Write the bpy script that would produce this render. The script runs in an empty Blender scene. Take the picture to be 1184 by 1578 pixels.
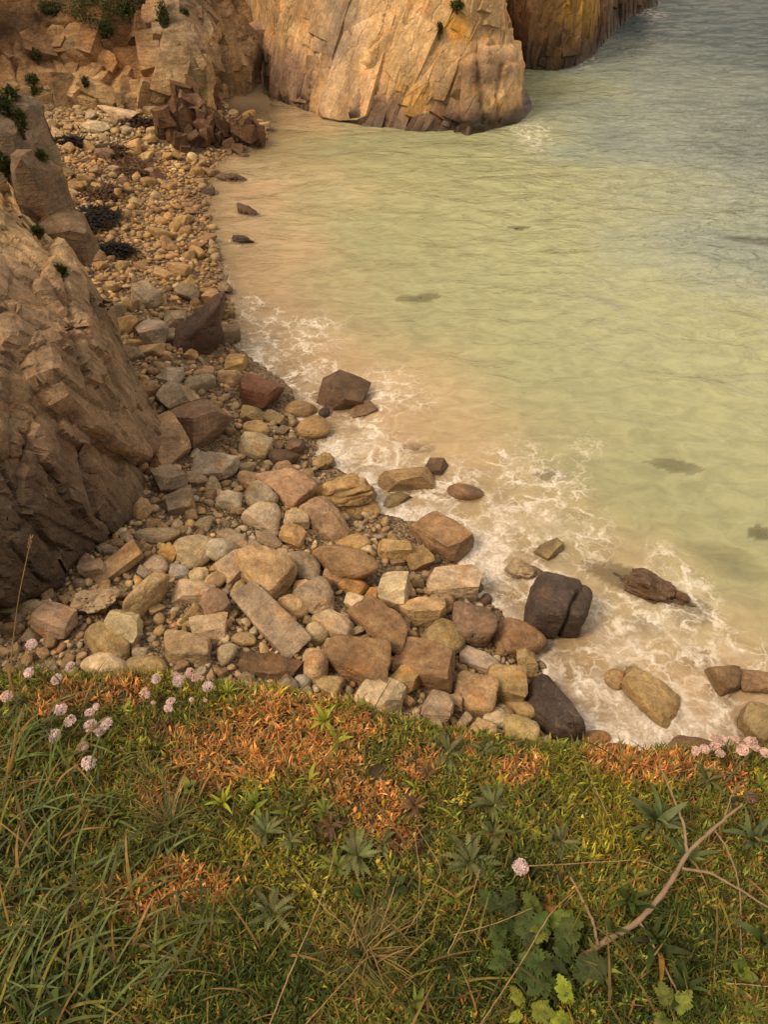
import bpy, bmesh, math, random
import numpy as np
from mathutils import Vector, Matrix, Quaternion
from mathutils.kdtree import KDTree

random.seed(7)
rng = np.random.default_rng(11)
scene = bpy.context.scene
COL = scene.collection

# ------------------------------------------------------------------ camera
CAM = np.array([0.0, 0.0, 9.5])
PITCH = math.radians(42.0)
F = 1186.0                      # focal length in pixels of the 1184 x 1578 photograph
W, H = 1184.0, 1578.0
cam_d = bpy.data.cameras.new('camera')
cam_d.sensor_fit = 'VERTICAL'
cam_d.sensor_height = 24.0
cam_d.lens = 24.0 * F / H
cam_d.clip_start = 0.05
cam_d.clip_end = 9000
cam = bpy.data.objects.new('camera', cam_d)
cam.location = CAM
cam.rotation_euler = (math.radians(90) - PITCH, 0, 0)
COL.objects.link(cam)
scene.camera = cam
FWD = np.array([0, math.cos(PITCH), -math.sin(PITCH)])
UPV = np.array([0, math.sin(PITCH), math.cos(PITCH)])
RGT = np.array([1.0, 0, 0])

# ------------------------------------------------------------------ light
SUN_EL, SUN_AZ = 50.0, 243.0        # azimuth clockwise from +Y: from behind and left of the viewer
wd = bpy.data.worlds.new('World')
scene.world = wd
wd.use_nodes = True
nt = wd.node_tree
bg = nt.nodes['Background']
sky = nt.nodes.new('ShaderNodeTexSky')
sky.sky_type = 'NISHITA'
sky.sun_disc = False
sky.sun_elevation = math.radians(SUN_EL)
sky.sun_rotation = math.radians(SUN_AZ)
sky.air_density = 1.0
sky.dust_density = 4.0
mx = nt.nodes.new('ShaderNodeMix')
mx.data_type = 'RGBA'
mx.inputs['Factor'].default_value = 0.8            # thin cloud over the whole sky
mx.inputs[7].default_value = (6.2, 6.0, 5.8, 1)
nt.links.new(sky.outputs['Color'], mx.inputs[6])
nt.links.new(mx.outputs[2], bg.inputs['Color'])
bg.inputs['Strength'].default_value = 0.1
sl = bpy.data.lights.new('sun', 'SUN')
sl.energy = 1.7
sl.angle = math.radians(20)
sl.color = (1.0, 0.89, 0.74)
so = bpy.data.objects.new('sun', sl)
so.location = (-20, -20, 40)
az, el = math.radians(SUN_AZ), math.radians(SUN_EL)
tosun = Vector((math.sin(az) * math.cos(el), math.cos(az) * math.cos(el), math.sin(el)))
so.rotation_euler = tosun.to_track_quat('Z', 'Y').to_euler()
COL.objects.link(so)
vs = scene.view_settings
vs.view_transform = 'Standard'
vs.look = 'None'
vs.gamma = 1.0
vs.exposure = 0.60
vs.use_curve_mapping = False
vs.use_white_balance = True
vs.white_balance_temperature = 9000
vs.white_balance_tint = 15
scene.cycles.use_denoising = True
scene.cycles.max_bounces = 6
scene.cycles.diffuse_bounces = 3
scene.cycles.glossy_bounces = 2
scene.cycles.transparent_max_bounces = 8
scene.cycles.caustics_reflective = False
scene.cycles.caustics_refractive = False

# ------------------------------------------------------------------ projection helpers
def ray(px, py):
    d = FWD + RGT * ((px - W / 2) / F) + UPV * ((H / 2 - py) / F)
    return d
def at_z(px, py, z=0.0):
    d = ray(px, py)
    return CAM + d * ((z - CAM[2]) / d[2])
def at_y(px, py, y):
    d = ray(px, py)
    return CAM + d * (y / d[1])
def project(P):
    Q = P - CAM
    dep = Q @ FWD
    dep = np.where(np.abs(dep) < 1e-3, 1e-3, dep)
    return W / 2 + F * (Q @ RGT) / dep, H / 2 - F * (Q @ UPV) / dep
def depth_of(p):
    return float((np.asarray(p) - CAM) @ FWD)
def sstep(a, b, x):
    t = np.clip((x - a) / (b - a), 0, 1)
    return t * t * (3 - 2 * t)

# ------------------------------------------------------------------ numpy noise
def _h(ix, iy, iz, s):
    with np.errstate(over='ignore'):
        n = ix.astype(np.uint32) * np.uint32(374761393) + iy.astype(np.uint32) * np.uint32(668265263) \
            + iz.astype(np.uint32) * np.uint32(2147483647) + np.uint32((s * 1274126177) & 0xffffffff)
        n = (n ^ (n >> np.uint32(13))) * np.uint32(1274126177)
        n = (n ^ (n >> np.uint32(15))) * np.uint32(2246822519)
        n = n ^ (n >> np.uint32(16))
    return n.astype(np.float64) / 4294967295.0
def vnoise(P, s=0):
    I = np.floor(P).astype(np.int64)
    f = P - I
    f = f * f * f * (f * (f * 6 - 15) + 10)
    r = 0
    for dx in (0, 1):
        wx = f[:, 0] if dx else 1 - f[:, 0]
        for dy in (0, 1):
            wy = f[:, 1] if dy else 1 - f[:, 1]
            for dz in (0, 1):
                wz = f[:, 2] if dz else 1 - f[:, 2]
                r = r + wx * wy * wz * _h(I[:, 0] + dx, I[:, 1] + dy, I[:, 2] + dz, s)
    return r * 2 - 1
def fbm(P, o=4, s=0):
    a, r, k = 1.0, 0, 0.0
    for i in range(o):
        r = r + a * vnoise(P * (2.03 ** i), s + i * 17)
        k += a
        a *= 0.5
    return r / k
def cells(P, s=0):
    """nearest feature point: F1, F2, offset from it, four random numbers of its cell"""
    I = np.floor(P).astype(np.int64)
    n = len(P)
    f1 = np.full(n, 9.0); f2 = np.full(n, 9.0)
    off = np.zeros((n, 3)); cid = np.zeros((n, 3), np.int64)
    for dx in (-1, 0, 1):
        for dy in (-1, 0, 1):
            for dz in (-1, 0, 1):
                C = I + (dx, dy, dz)
                pt = C + np.stack([_h(C[:, 0], C[:, 1], C[:, 2], s + k) for k in (1, 2, 3)], 1)
                v = P - pt
                d = np.sqrt((v * v).sum(1))
                near = d < f1
                f2 = np.where(near, f1, np.minimum(f2, d))
                off[near] = v[near]; cid[near] = C[near]
                f1 = np.where(near, d, f1)
    R = np.stack([_h(cid[:, 0], cid[:, 1], cid[:, 2], s + k) for k in (11, 12, 13, 14)], 1)
    return f1, f2, off, R
def facets(P, s=0, tilt=0.5, jw=0.07):
    """broken planar blocks with joints between them, in about -1..1"""
    f1, f2, off, R = cells(P, s)
    g = (R[:, :3] - 0.5) * 2
    h = (R[:, 3] - 0.5) * 1.0 + (off * g).sum(1) * tilt
    joint = sstep(jw, 0.0, f2 - f1)
    return h, joint, R

def poly(P, s=0, g=0.8, k=0.45):
    """unbroken surface of flat faces meeting in sharp edges, in about -1..1"""
    I = np.floor(P).astype(np.int64)
    h = np.full(len(P), -9.0)
    for dx in (-1, 0, 1):
        for dy in (-1, 0, 1):
            for dz in (-1, 0, 1):
                C_ = I + (dx, dy, dz)
                R_ = [_h(C_[:, 0], C_[:, 1], C_[:, 2], s + q) for q in range(1, 8)]
                v = P - C_ - np.stack(R_[:3], 1)
                gv = (np.stack(R_[3:6], 1) - .5) * 2 * g
                h = np.maximum(h, R_[6] * .5 + (v * gv).sum(1) - k * (v * v).sum(1))
    return (h - .45) * 1.6

# ------------------------------------------------------------------ mesh helpers
def mesh_from(name, V, faces, smooth=True, col=None, attrs=None, sharp=None):
    me = bpy.data.meshes.new(name)
    V = np.asarray(V, np.float32)
    if isinstance(faces, np.ndarray):
        nf, k = faces.shape
        me.vertices.add(len(V)); me.vertices.foreach_set('co', V.ravel())
        me.loops.add(nf * k); me.loops.foreach_set('vertex_index', faces.astype(np.int32).ravel())
        me.polygons.add(nf)
        me.polygons.foreach_set('loop_start', np.arange(0, nf * k, k, dtype=np.int32))
        me.polygons.foreach_set('loop_total', np.full(nf, k, np.int32))
        me.update(calc_edges=True)
        me.validate()
    else:
        me.from_pydata(V.tolist(), [], faces)
    if smooth:
        me.polygons.foreach_set('use_smooth', np.ones(len(me.polygons), bool))
    if col is not None:
        a = me.color_attributes.new('col', 'FLOAT_COLOR', 'POINT')
        c = np.ones((len(V), 4), np.float32)
        c[:, :3] = col
        a.data.foreach_set('color', c.ravel())
    if sharp: me.set_sharp_from_angle(angle=math.radians(sharp))
    for k, v in (attrs or {}).items():
        a = me.attributes.new(k, 'FLOAT', 'POINT')
        a.data.foreach_set('value', np.asarray(v, np.float32))
    me.update()
    return me
def grid_faces(r, c):
    i = np.arange(r * c).reshape(r, c)
    return np.stack([i[:-1, :-1].ravel(), i[:-1, 1:].ravel(), i[1:, 1:].ravel(), i[1:, :-1].ravel()], 1)
def obj(name, me, mat=None, parent=None, loc=None, rot=None, scl=None, color=None):
    o = bpy.data.objects.new(name, me)
    COL.objects.link(o)
    if mat is not None and me is not None and not me.materials:
        me.materials.append(mat)
    if parent is not None: o.parent = parent
    if loc is not None: o.location = loc
    if rot is not None: o.rotation_euler = rot
    if scl is not None: o.scale = scl
    if color is not None: o.color = color
    return o
def tag(o, label, cat, group=None, kind=None):
    o['label'] = label
    o['category'] = cat
    if group: o['group'] = group
    if kind: o['kind'] = kind
    return o
def structure(o):
    o['kind'] = 'structure'
    return o
def empty(name, loc, rz=0):
    o = bpy.data.objects.new(name, None)
    o.empty_display_size = 0.05
    COL.objects.link(o)
    o.location = loc
    o.rotation_euler = (0, 0, rz)
    return o
_ico = {}
def ico(n):
    if n not in _ico:
        bm = bmesh.new()
        bmesh.ops.create_icosphere(bm, subdivisions=n, radius=1)
        V = np.array([v.co for v in bm.verts]); Fc = np.array([[v.index for v in f.verts] for f in bm.faces])
        bm.free()
        V /= np.linalg.norm(V, axis=1)[:, None]
        _ico[n] = (V, Fc)
    return _ico[n]
def broken_block(seed, axes, cuts=7, bev=.03, edge=.12, rough=.012, taper=.12, depth=(.62, .95), seg=1, fit=False):
    """a block of stone with flat broken faces and worn edges; vertices and triangles"""
    r = np.random.default_rng(seed)
    axes = np.asarray(axes, float)
    bm = bmesh.new()
    bmesh.ops.create_cube(bm, size=2)
    for v in bm.verts:
        v.co = Vector(np.array(v.co) * (1 + r.uniform(-taper, taper, 3)))
    for k in range(cuts):
        n_ = r.normal(0, 1, 3)
        if k % 3 == 0: n_[int(r.integers(3))] *= .15
        n_ /= np.linalg.norm(n_)
        sup = max(float(np.dot(np.array(v.co), n_)) for v in bm.verts)
        bmesh.ops.bisect_plane(bm, geom=bm.verts[:] + bm.edges[:] + bm.faces[:], plane_co=Vector(n_ * sup * r.uniform(*depth)), plane_no=Vector(n_), clear_outer=True)
        pts_ = [v.co.copy() for v in bm.verts]
        bm.clear()
        for p_ in pts_: bm.verts.new(p_)
        h_ = bmesh.ops.convex_hull(bm, input=bm.verts[:])
        bmesh.ops.delete(bm, geom=list({g_ for g_ in h_['geom_interior'] + h_['geom_unused'] if isinstance(g_, bmesh.types.BMVert)}), context='VERTS')
    if fit:
        q_ = np.array([v.co for v in bm.verts]); lo_, hi_ = q_.min(0), q_.max(0)
        for v in bm.verts: v.co = Vector((np.array(v.co) - (lo_ + hi_) / 2) / ((hi_ - lo_) / 2))
    for v in bm.verts: v.co = Vector(np.array(v.co) * axes)
    bmesh.ops.dissolve_limit(bm, angle_limit=.03, verts=bm.verts[:], edges=bm.edges[:])
    bmesh.ops.bevel(bm, geom=bm.edges[:], offset=bev * float(min(axes)), segments=seg, profile=.6, affect='EDGES', clamp_overlap=True)
    bmesh.ops.triangulate(bm, faces=bm.faces[:])
    for _ in range(6):
        long_ = [e for e in bm.edges if e.calc_length() > edge]
        if not long_: break
        bmesh.ops.subdivide_edges(bm, edges=long_, cuts=1)
        bmesh.ops.triangulate(bm, faces=[f for f in bm.faces if len(f.verts) > 3])
    bm.normal_update()
    V = np.array([v.co for v in bm.verts]); N_ = np.array([v.normal for v in bm.verts])
    bm.verts.index_update()
    Fc = np.array([[v.index for v in f.verts] for f in bm.faces])
    bm.free()
    o = r.uniform(-40, 40, 3); m = float(np.mean(axes))
    V = V + N_ * (m * rough * (1.6 * fbm(V / m * 2.2 + o, 3, 2) + 1.1 * fbm(V / m * 7 + o, 2, 4)) )[:, None]
    return V, Fc
def tube(pts, rad, n=6):
    pts = np.asarray(pts, float); m = len(pts)
    rad = np.broadcast_to(np.asarray(rad, float), (m,))
    T = np.gradient(pts, axis=0); T /= np.linalg.norm(T, axis=1)[:, None] + 1e-9
    a = np.array([0.3, 0.2, 0.93]); V = []
    for i in range(m):
        u = np.cross(T[i], a)
        if np.linalg.norm(u) < 1e-3: u = np.cross(T[i], (1, 0, 0))
        u /= np.linalg.norm(u); v = np.cross(T[i], u)
        for k in range(n):
            th = 2 * math.pi * k / n
            V.append(pts[i] + rad[i] * (math.cos(th) * u + math.sin(th) * v))
    Fc = [[i * n + k, i * n + (k + 1) % n, (i + 1) * n + (k + 1) % n, (i + 1) * n + k] for i in range(m - 1) for k in range(n)]
    return np.array(V), np.array(Fc)
def join(parts):
    V, Fc, o = [], [], 0
    for v, f in parts:
        V.append(v); Fc.append(np.asarray(f) + o); o += len(v)
    return np.vstack(V), np.vstack(Fc)

# ------------------------------------------------------------------ node helpers
class NT:
    def __init__(s, name):
        s.m = bpy.data.materials.new(name)
        s.m.use_nodes = True
        s.t = s.m.node_tree
        s.n = s.t.nodes
        s.p = s.n['Principled BSDF']
        s.out = s.n['Material Output']
    def node(s, typ, **kw):
        o = s.n.new(typ)
        for k, v in kw.items(): setattr(o, k, v)
        return o
    def put(s, sock, v):
        if hasattr(v, 'is_linked') or isinstance(v, bpy.types.NodeSocket): s.t.links.new(v, sock)
        elif v is not None: sock.default_value = v
    def math(s, op, a, b=None, c=None, clamp=False):
        o = s.node('ShaderNodeMath', operation=op, use_clamp=clamp)
        for i, v in enumerate((a, b, c)):
            if v is not None: s.put(o.inputs[i], v)
        return o.outputs[0]
    def vmath(s, op, a, b=None, scale=None):
        o = s.node('ShaderNodeVectorMath', operation=op)
        s.put(o.inputs[0], a)
        if b is not None: s.put(o.inputs[1], b)
        if scale is not None: s.put(o.inputs[3], scale)
        return o.outputs[0]
    def mix(s, f, a, b, blend='MIX'):
        o = s.node('ShaderNodeMix', data_type='RGBA', blend_type=blend)
        s.put(o.inputs[0], f); s.put(o.inputs[6], a); s.put(o.inputs[7], b)
        return o.outputs[2]
    def noise(s, vec, scale, detail=4, rough=0.55, dist=0.0, color=False):
        o = s.node('ShaderNodeTexNoise')
        s.put(o.inputs['Vector'], vec)
        o.inputs['Scale'].default_value = scale; o.inputs['Detail'].default_value = detail
        o.inputs['Roughness'].default_value = rough; o.inputs['Distortion'].default_value = dist
        return o.outputs['Color' if color else 'Fac']
    def voro(s, vec, scale, feature='F1', out='Distance'):
        o = s.node('ShaderNodeTexVoronoi', feature=feature)
        s.put(o.inputs['Vector'], vec); o.inputs['Scale'].default_value = scale
        return o.outputs[out]
    def ramp(s, v, a, b, lo=0.0, hi=1.0):
        o = s.node('ShaderNodeMapRange', interpolation_type='SMOOTHSTEP')
        s.put(o.inputs[0], v); s.put(o.inputs[1], a); s.put(o.inputs[2], b)
        s.put(o.inputs[3], lo); s.put(o.inputs[4], hi)
        return o.outputs[0]
    def attr(s, name, out='Fac'):
        o = s.node('ShaderNodeAttribute'); o.attribute_name = name
        return o.outputs[out]
    def bump(s, h, strength, dist, normal=None):
        o = s.node('ShaderNodeBump')
        s.put(o.inputs['Height'], h); s.put(o.inputs['Strength'], strength); o.inputs['Distance'].default_value = dist
        if normal is not None: s.put(o.inputs['Normal'], normal)
        return o.outputs[0]
    def pos(s): return s.node('ShaderNodeNewGeometry').outputs['Position']

def rock_material(name, source, scale=1.0, bump=1.0, lin=None, grain=1.0):
    """source 'object' : colour of the object, alpha is how wet it is; 'col' : vertex colours"""
    m = NT(name)
    if source == 'object':
        oi = m.node('ShaderNodeObjectInfo')
        base = oi.outputs['Color']; wet = m.math('SUBTRACT', 1.0, oi.outputs['Alpha'])
        tc = m.node('ShaderNodeTexCoord').outputs['Object']
        vec = m.vmath('ADD', tc, m.vmath('SCALE', oi.outputs['Random'], scale=37.0))
    else:
        base = m.attr('col', 'Color'); wet = m.attr('wet')
        vec = m.pos()
    n1 = m.noise(vec, 2.2 * scale, 6, 0.62)
    n2 = m.noise(vec, 11.0 * scale, 5, 0.65)
    n3 = m.noise(vec, 75.0 * scale, 3, 0.6)
    n25 = m.noise(vec, 27.0 * scale, 4, 0.7)
    c = m.mix(1.0, base, m.ramp(n1, 0.28, 0.74, 0.72, 1.26), 'MULTIPLY')
    c = m.mix(1.0, c, m.ramp(n2, 0.28, 0.72, 1 - .2 * grain, 1 + .18 * grain), 'MULTIPLY')
    c = m.mix(1.0, c, m.ramp(n25, 0.3, 0.7, 1 - .16 * grain, 1 + .15 * grain), 'MULTIPLY')
    c = m.mix(1.0, c, m.ramp(n3, 0.28, 0.72, 0.78, 1.2), 'MULTIPLY')
    if lin is not None:
        L_, M_, N_ = lin
        st = m.node('ShaderNodeCombineXYZ')
        for i_, (ax_, sc_) in enumerate(((L_, .22), (M_, 1.0), (N_, .8))):
            dn = m.node('ShaderNodeVectorMath', operation='DOT_PRODUCT'); m.put(dn.inputs[0], vec); dn.inputs[1].default_value = tuple(float(a_) * sc_ for a_ in ax_)
            m.t.links.new(dn.outputs['Value'], st.inputs[i_])
        n_l = m.noise(st.outputs[0], 5.0 * scale, 7, 0.68, 0.35)
        c = m.mix(1.0, c, m.ramp(n_l, 0.3, 0.7, 0.78, 1.2), 'MULTIPLY')
    bm0 = m.node('ShaderNodeVectorMath', operation='MULTIPLY'); m.put(bm0.inputs[0], vec); bm0.inputs[1].default_value = (1.0, 1.4, 7.0)
    bed = m.noise(bm0.outputs[0], 2.3 * scale, 5, 0.65, 0.5)
    if lin is None: c = m.mix(1.0, c, m.ramp(bed, 0.32, 0.70, 0.74, 1.22), 'MULTIPLY')
    spz = m.node('ShaderNodeSeparateXYZ'); m.put(spz.inputs[0], m.pos())
    foot = m.math('ADD', spz.outputs[2], m.math('MULTIPLY', m.math('SUBTRACT', n1, 0.5), 0.25))
    wet = m.math('MAXIMUM', wet, m.ramp(foot, 0.22, 0.06, 0, 0.8))
    stain = m.ramp(m.noise(vec, 3.4 * scale, 5, 0.6, 0.6), 0.52, 0.72, 0, 0.6)
    c = m.mix(stain, c, m.mix(1.0, c, (1.25, 0.82, 0.45, 1), 'MULTIPLY'))
    grey = m.ramp(m.noise(vec, 4.7 * scale, 5, 0.6, 0.3), 0.56, 0.74, 0, 0.55)
    c = m.mix(grey, c, m.mix(1.0, c, (0.62, 0.66, 0.72, 1), 'MULTIPLY'))
    vein = m.math('ABSOLUTE', m.math('SUBTRACT', m.noise(vec, 1.3 * scale, 3, 0.5, 0.8), 0.5))
    vein = m.math('MULTIPLY', m.ramp(vein, 0.010, 0.002, 0, 0.16), m.ramp(n1, 0.45, 0.6, 0, 1))
    c = m.mix(vein, c, (0.5, 0.42, 0.33, 1))
    c = m.mix(m.math('MULTIPLY', wet, 0.55), c, m.mix(1.0, c, (0.30, 0.27, 0.26, 1), 'MULTIPLY'))
    m.put(m.p.inputs['Base Color'], c)
    m.put(m.p.inputs['Roughness'], m.ramp(wet, 0, 1, 0.88, 0.27))
    m.p.inputs['Specular IOR Level'].default_value = 0.35
    b = m.bump(n2, 0.55 * bump, 0.035 / scale)
    if lin is None: b = m.bump(bed, 0.5 * bump, 0.05 / scale, b)
    b = m.bump(n25, 0.6 * bump, 0.02 / scale, b)
    if lin is not None: b = m.bump(n_l, 0.7, 0.05 / scale, b)
    b = m.bump(n3, 0.35 * bump, 0.008 / scale, b)
    cv = st.outputs[0] if lin is not None else vec
    crack = m.voro(m.vmath('ADD', cv, m.vmath('SCALE', m.noise(vec, 4 * scale, 3, 0.5, 0, True), scale=0.35)), (3.2 if lin is None else 2.4) * scale, 'DISTANCE_TO_EDGE')
    b = m.bump(m.ramp(crack, 0.0, 0.045, 0, 1), (0.35 if lin is None else 0.55) * bump, 0.03 / scale, b)
    m.put(m.p.inputs['Normal'], b)
    return m.m

def leaf_material(name, source='col', rough=0.5, trans=0.3):
    m = NT(name)
    base = m.attr('col', 'Color') if source == 'col' else m.node('ShaderNodeObjectInfo').outputs['Color']
    vec = m.pos()
    c = m.mix(1.0, base, m.ramp(m.noise(vec, 60, 3), 0.3, 0.7, 0.75, 1.25), 'MULTIPLY')
    if source != 'col':
        spot = m.ramp(m.noise(vec, 55, 3, 0.6), 0.60, 0.72, 0, 0.35)
        c = m.mix(spot, c, m.mix(1.0, c, (1.5, 1.1, 0.6, 1), 'MULTIPLY'))
    m.put(m.p.inputs['Base Color'], c)
    m.p.inputs['Roughness'].default_value = rough
    m.p.inputs['Specular IOR Level'].default_value = 0.3
    t = m.node('ShaderNodeBsdfTranslucent'); m.put(t.inputs['Color'], c)
    x = m.node('ShaderNodeMixShader'); x.inputs[0].default_value = trans
    m.t.links.new(m.p.outputs[0], x.inputs[1]); m.t.links.new(t.outputs[0], x.inputs[2])
    m.t.links.new(x.outputs[0], m.out.inputs['Surface'])
    return m.m

M_ROCK = rock_material('boulder_stone', 'object')
M_PEB = rock_material('pebble_stone', 'col', 1.6, 0.6)
def _fr(L, N):
    L = np.array(L, float); L /= np.linalg.norm(L)
    N = np.array(N, float); N -= L * (N @ L); N /= np.linalg.norm(N)
    return np.stack([L, np.cross(N, L), N])
M_HEAD = rock_material('headland_stone', 'col', 0.45, .9, _fr((.45, .25, 1.0), (0, -1, .45)))
M_BANK = rock_material('bank_stone', 'col', 0.6, 1.3)
M_LEAF = leaf_material('foliage_fine', 'col', 0.6, 0.3)
M_PLANT = leaf_material('plant_leaf', 'object', 0.62, 0.25)
M_PETAL = leaf_material('thrift_petal', 'object', 0.7, 0.35)

# ------------------------------------------------------------------ beach and sea bed
WL_PX = [(330, 60), (372, 92), (398, 128), (414, 165), (415, 200), (392, 232), (345, 236), (318, 262), (312, 300),
         (316, 340), (322, 372), (345, 405), (350, 440), (346, 470), (352, 520), (392, 560), (432, 590), (448, 640),
         (476, 668), (470, 705), (560, 745), (585, 790), (640, 802), (712, 868), (742, 915), (775, 950), (815, 1000),
         (850, 1060), (880, 1130), (955, 1175), (1080, 1200), (1250, 1240), (1700, 1330)]
WL = np.array([at_z(x, y, 0.0)[:2] for x, y in WL_PX])
LAND = np.vstack([WL, [(14, 3.0), (14, -30), (-60, -30), (-60, 80), (-14, 70)]])
def inside(P, poly):
    x, y = P[:, 0], P[:, 1]
    r = np.zeros(len(P), bool)
    j = len(poly) - 1
    for i in range(len(poly)):
        xi, yi = poly[i]; xj, yj = poly[j]
        c = ((yi > y) != (yj > y)) & (x < (xj - xi) * (y - yi) / (yj - yi + 1e-12) + xi)
        r ^= c
        j = i
    return r
def shore(P):
    """signed distance to the waterline, positive on land"""
    d = np.full(len(P), 1e9)
    for a, b in zip(WL[:-1], WL[1:]):
        ab = b - a
        t = np.clip(((P - a) @ ab) / (ab @ ab), 0, 1)
        d = np.minimum(d, np.hypot(*(P - a - t[:, None] * ab).T))
    return np.where(inside(P, LAND), d, -d)
def ground(P):
    P = np.atleast_2d(np.asarray(P, float))[:, :2]
    d = shore(P)
    P3 = np.c_[P, np.zeros(len(P))]
    land = 0.03 + 0.20 * np.minimum(d, 5.0) + 0.05 * np.clip(d - 5, 0, 20)
    sea = np.maximum(0.16 * d, -0.10 * np.abs(d) - 0.30)
    sea = np.maximum(sea, -3.4)
    return np.where(d > 0, land, sea) + 0.07 * fbm(P3 * 0.9, 3, 5) * sstep(-6, 0.6, d)
def hit(px, py, off=0.0, fn=ground, t0=4.0, t1=110.0):
    d = ray(px, py)
    t = np.linspace(t0, t1, 900)
    Q = CAM + d * t[:, None]
    s = Q[:, 2] - fn(Q) - off
    k = np.argmax(s < 0)
    if k == 0: return Q[-1]
    a = s[k - 1] / (s[k - 1] - s[k])
    return Q[k - 1] * (1 - a) + Q[k] * a

def beach_material():
    m = NT('beach_gravel')
    v = m.pos()
    c = m.mix(m.noise(v, 1.3, 5), (0.13, 0.09, 0.055, 1), (0.22, 0.155, 0.095, 1))
    sep = m.node('ShaderNodeSeparateColor'); m.put(sep.inputs[0], m.voro(v, 24, 'F1', 'Color'))
    c = m.mix(1.0, c, m.ramp(sep.outputs[0], 0, 1, .45, 1.7), 'MULTIPLY')
    sand = m.math('MAXIMUM', m.ramp(m.attr('shore'), -0.1, -0.7), m.attr('sandy'))
    c = m.mix(sand, c, m.mix(m.noise(v, 0.55, 4, 0.55, 0.6), (0.40, 0.29, 0.17, 1), (0.52, 0.39, 0.24, 1)))
    weed = m.ramp(m.noise(v, 0.33, 4, 0.6, 0.5), 0.58, 0.66, 0, 0.8)
    weed = m.math('MULTIPLY', weed, m.ramp(m.attr('shore'), -5.0, -9.0))
    c = m.mix(weed, c, (0.035, 0.04, 0.022, 1))
    m.put(m.p.inputs['Base Color'], c)
    m.p.inputs['Roughness'].default_value = 0.9
    m.put(m.p.inputs['Normal'], m.bump(m.ramp(m.voro(v, 24), .0, .7, 1, 0), 1.0, 0.04))
    return m.m
ys = np.concatenate([np.linspace(-6, 6, 25)[:-1], np.linspace(6, 40, 180), np.geomspace(40.6, 140, 24)])
xs = np.concatenate([np.linspace(-60, -13.2, 16), np.linspace(-13, 13, 150), np.geomspace(13.2, 120, 24)])
X, Y = np.meshgrid(xs, ys)
P2 = np.c_[X.ravel(), Y.ravel()]
gz = ground(P2)
_sx, _sy = project(np.c_[P2, gz])
bm_ = mesh_from('beach', np.c_[P2, gz], grid_faces(len(ys), len(xs)), attrs={'shore': shore(P2), 'sandy': sstep(340, 365, _sx) * sstep(175, 150, _sy) * (P2[:, 1] > 20)})
structure(obj('beach', bm_, beach_material()))

# ------------------------------------------------------------------ boulders
C = dict(tan=(.405, .28, .16), cream=(.475, .37, .24), ochre=(.425, .285, .14), orange=(.43, .235, .095), gray=(.315, .245, .17),
         lgray=(.40, .335, .25), brown=(.26, .16, .09), red=(.20, .092, .055), purple=(.225, .145, .10),
         dark=(.085, .06, .048), olive=(.315, .235, .12), pink=(.36, .25, .155), blue=(.31, .285, .235), umber=(.145, .088, .052))
SH = {  # p-norm, box weight, random planes, low noise, rough
    'round': (3.2, 0, 7, 0.08, 0.020), 'sub': (8, 1, 10, 0.06, 0.040), 'ang': (22, 0, 14, 0.03, 0.050),
    'block': (20, 1, 6, 0.03, 0.036), 'wedge': (22, 0, 9, 0.03, 0.04), 'crag': (9, 0, 12, 0.10, 0.15)}
def rock_verts(seed, shape, n, axes):
    p, box, k, low, rough = SH[shape]
    r = np.random.default_rng(seed)
    D, Fc = ico(n)
    N, hh = [], []
    if box:
        for ax in range(3):
            for s in (-1, 1):
                v = np.zeros(3); v[ax] = s
                v = v + r.normal(0, 0.13, 3); N.append(v / np.linalg.norm(v)); hh.append(r.uniform(.82, 1.0))
    for _ in range(k):
        v = r.normal(0, 1, 3); N.append(v / np.linalg.norm(v)); hh.append(r.uniform(.72, 1.05) if not box else r.uniform(.92, 1.2))
    N = np.array(N); hh = np.array(hh)
    q = np.maximum(D @ N.T, 0) / hh
    body = (q ** p).sum(1)
    if not box: body = body + 0.55 ** p * (1 if p > 5 else 2.2)
    if shape == 'round': body = body + 0.9
    R = body ** (-1 / p)
    V = D * R[:, None]
    lo, hi = V.min(0), V.max(0)
    V = (V - (lo + hi) / 2) / ((hi - lo) / 2)
    k_ = r.uniform(-.22, .22, 5)
    V = V * np.c_[1 + k_[0] * V[:, 1] + k_[1] * V[:, 2], 1 + k_[2] * V[:, 0] + k_[3] * V[:, 2], 1 + k_[4] * V[:, 0]]
    V = V * np.asarray(axes)
    m = float(np.mean(axes))
    o = r.uniform(-50, 50, 3)
    nn = V / (np.linalg.norm(V, axis=1)[:, None] + 1e-9)
    V = V + nn * (m * low * fbm(V / m * 1.3 + o, 3, 3))[:, None]
    if n >= 4:
        V = V + nn * (m * rough * (2.0 * poly(V / m * 1.7 + o, 4) + .9 * poly(V / m * 4.2 + o, 6)))[:, None]
        f, j, _ = facets(V / m * 1.4 + o, 5, 0.3, .04)
        V = V + nn * (m * rough * (.5 * f - .9 * j + .5 * fbm(V / m * 7 + o, 3, 8)))[:, None]
    return V, Fc
OCC = []                      # x, y, semi axes, yaw of what already lies on the beach
WATER_ROCKS = []
TOPS = []
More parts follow.
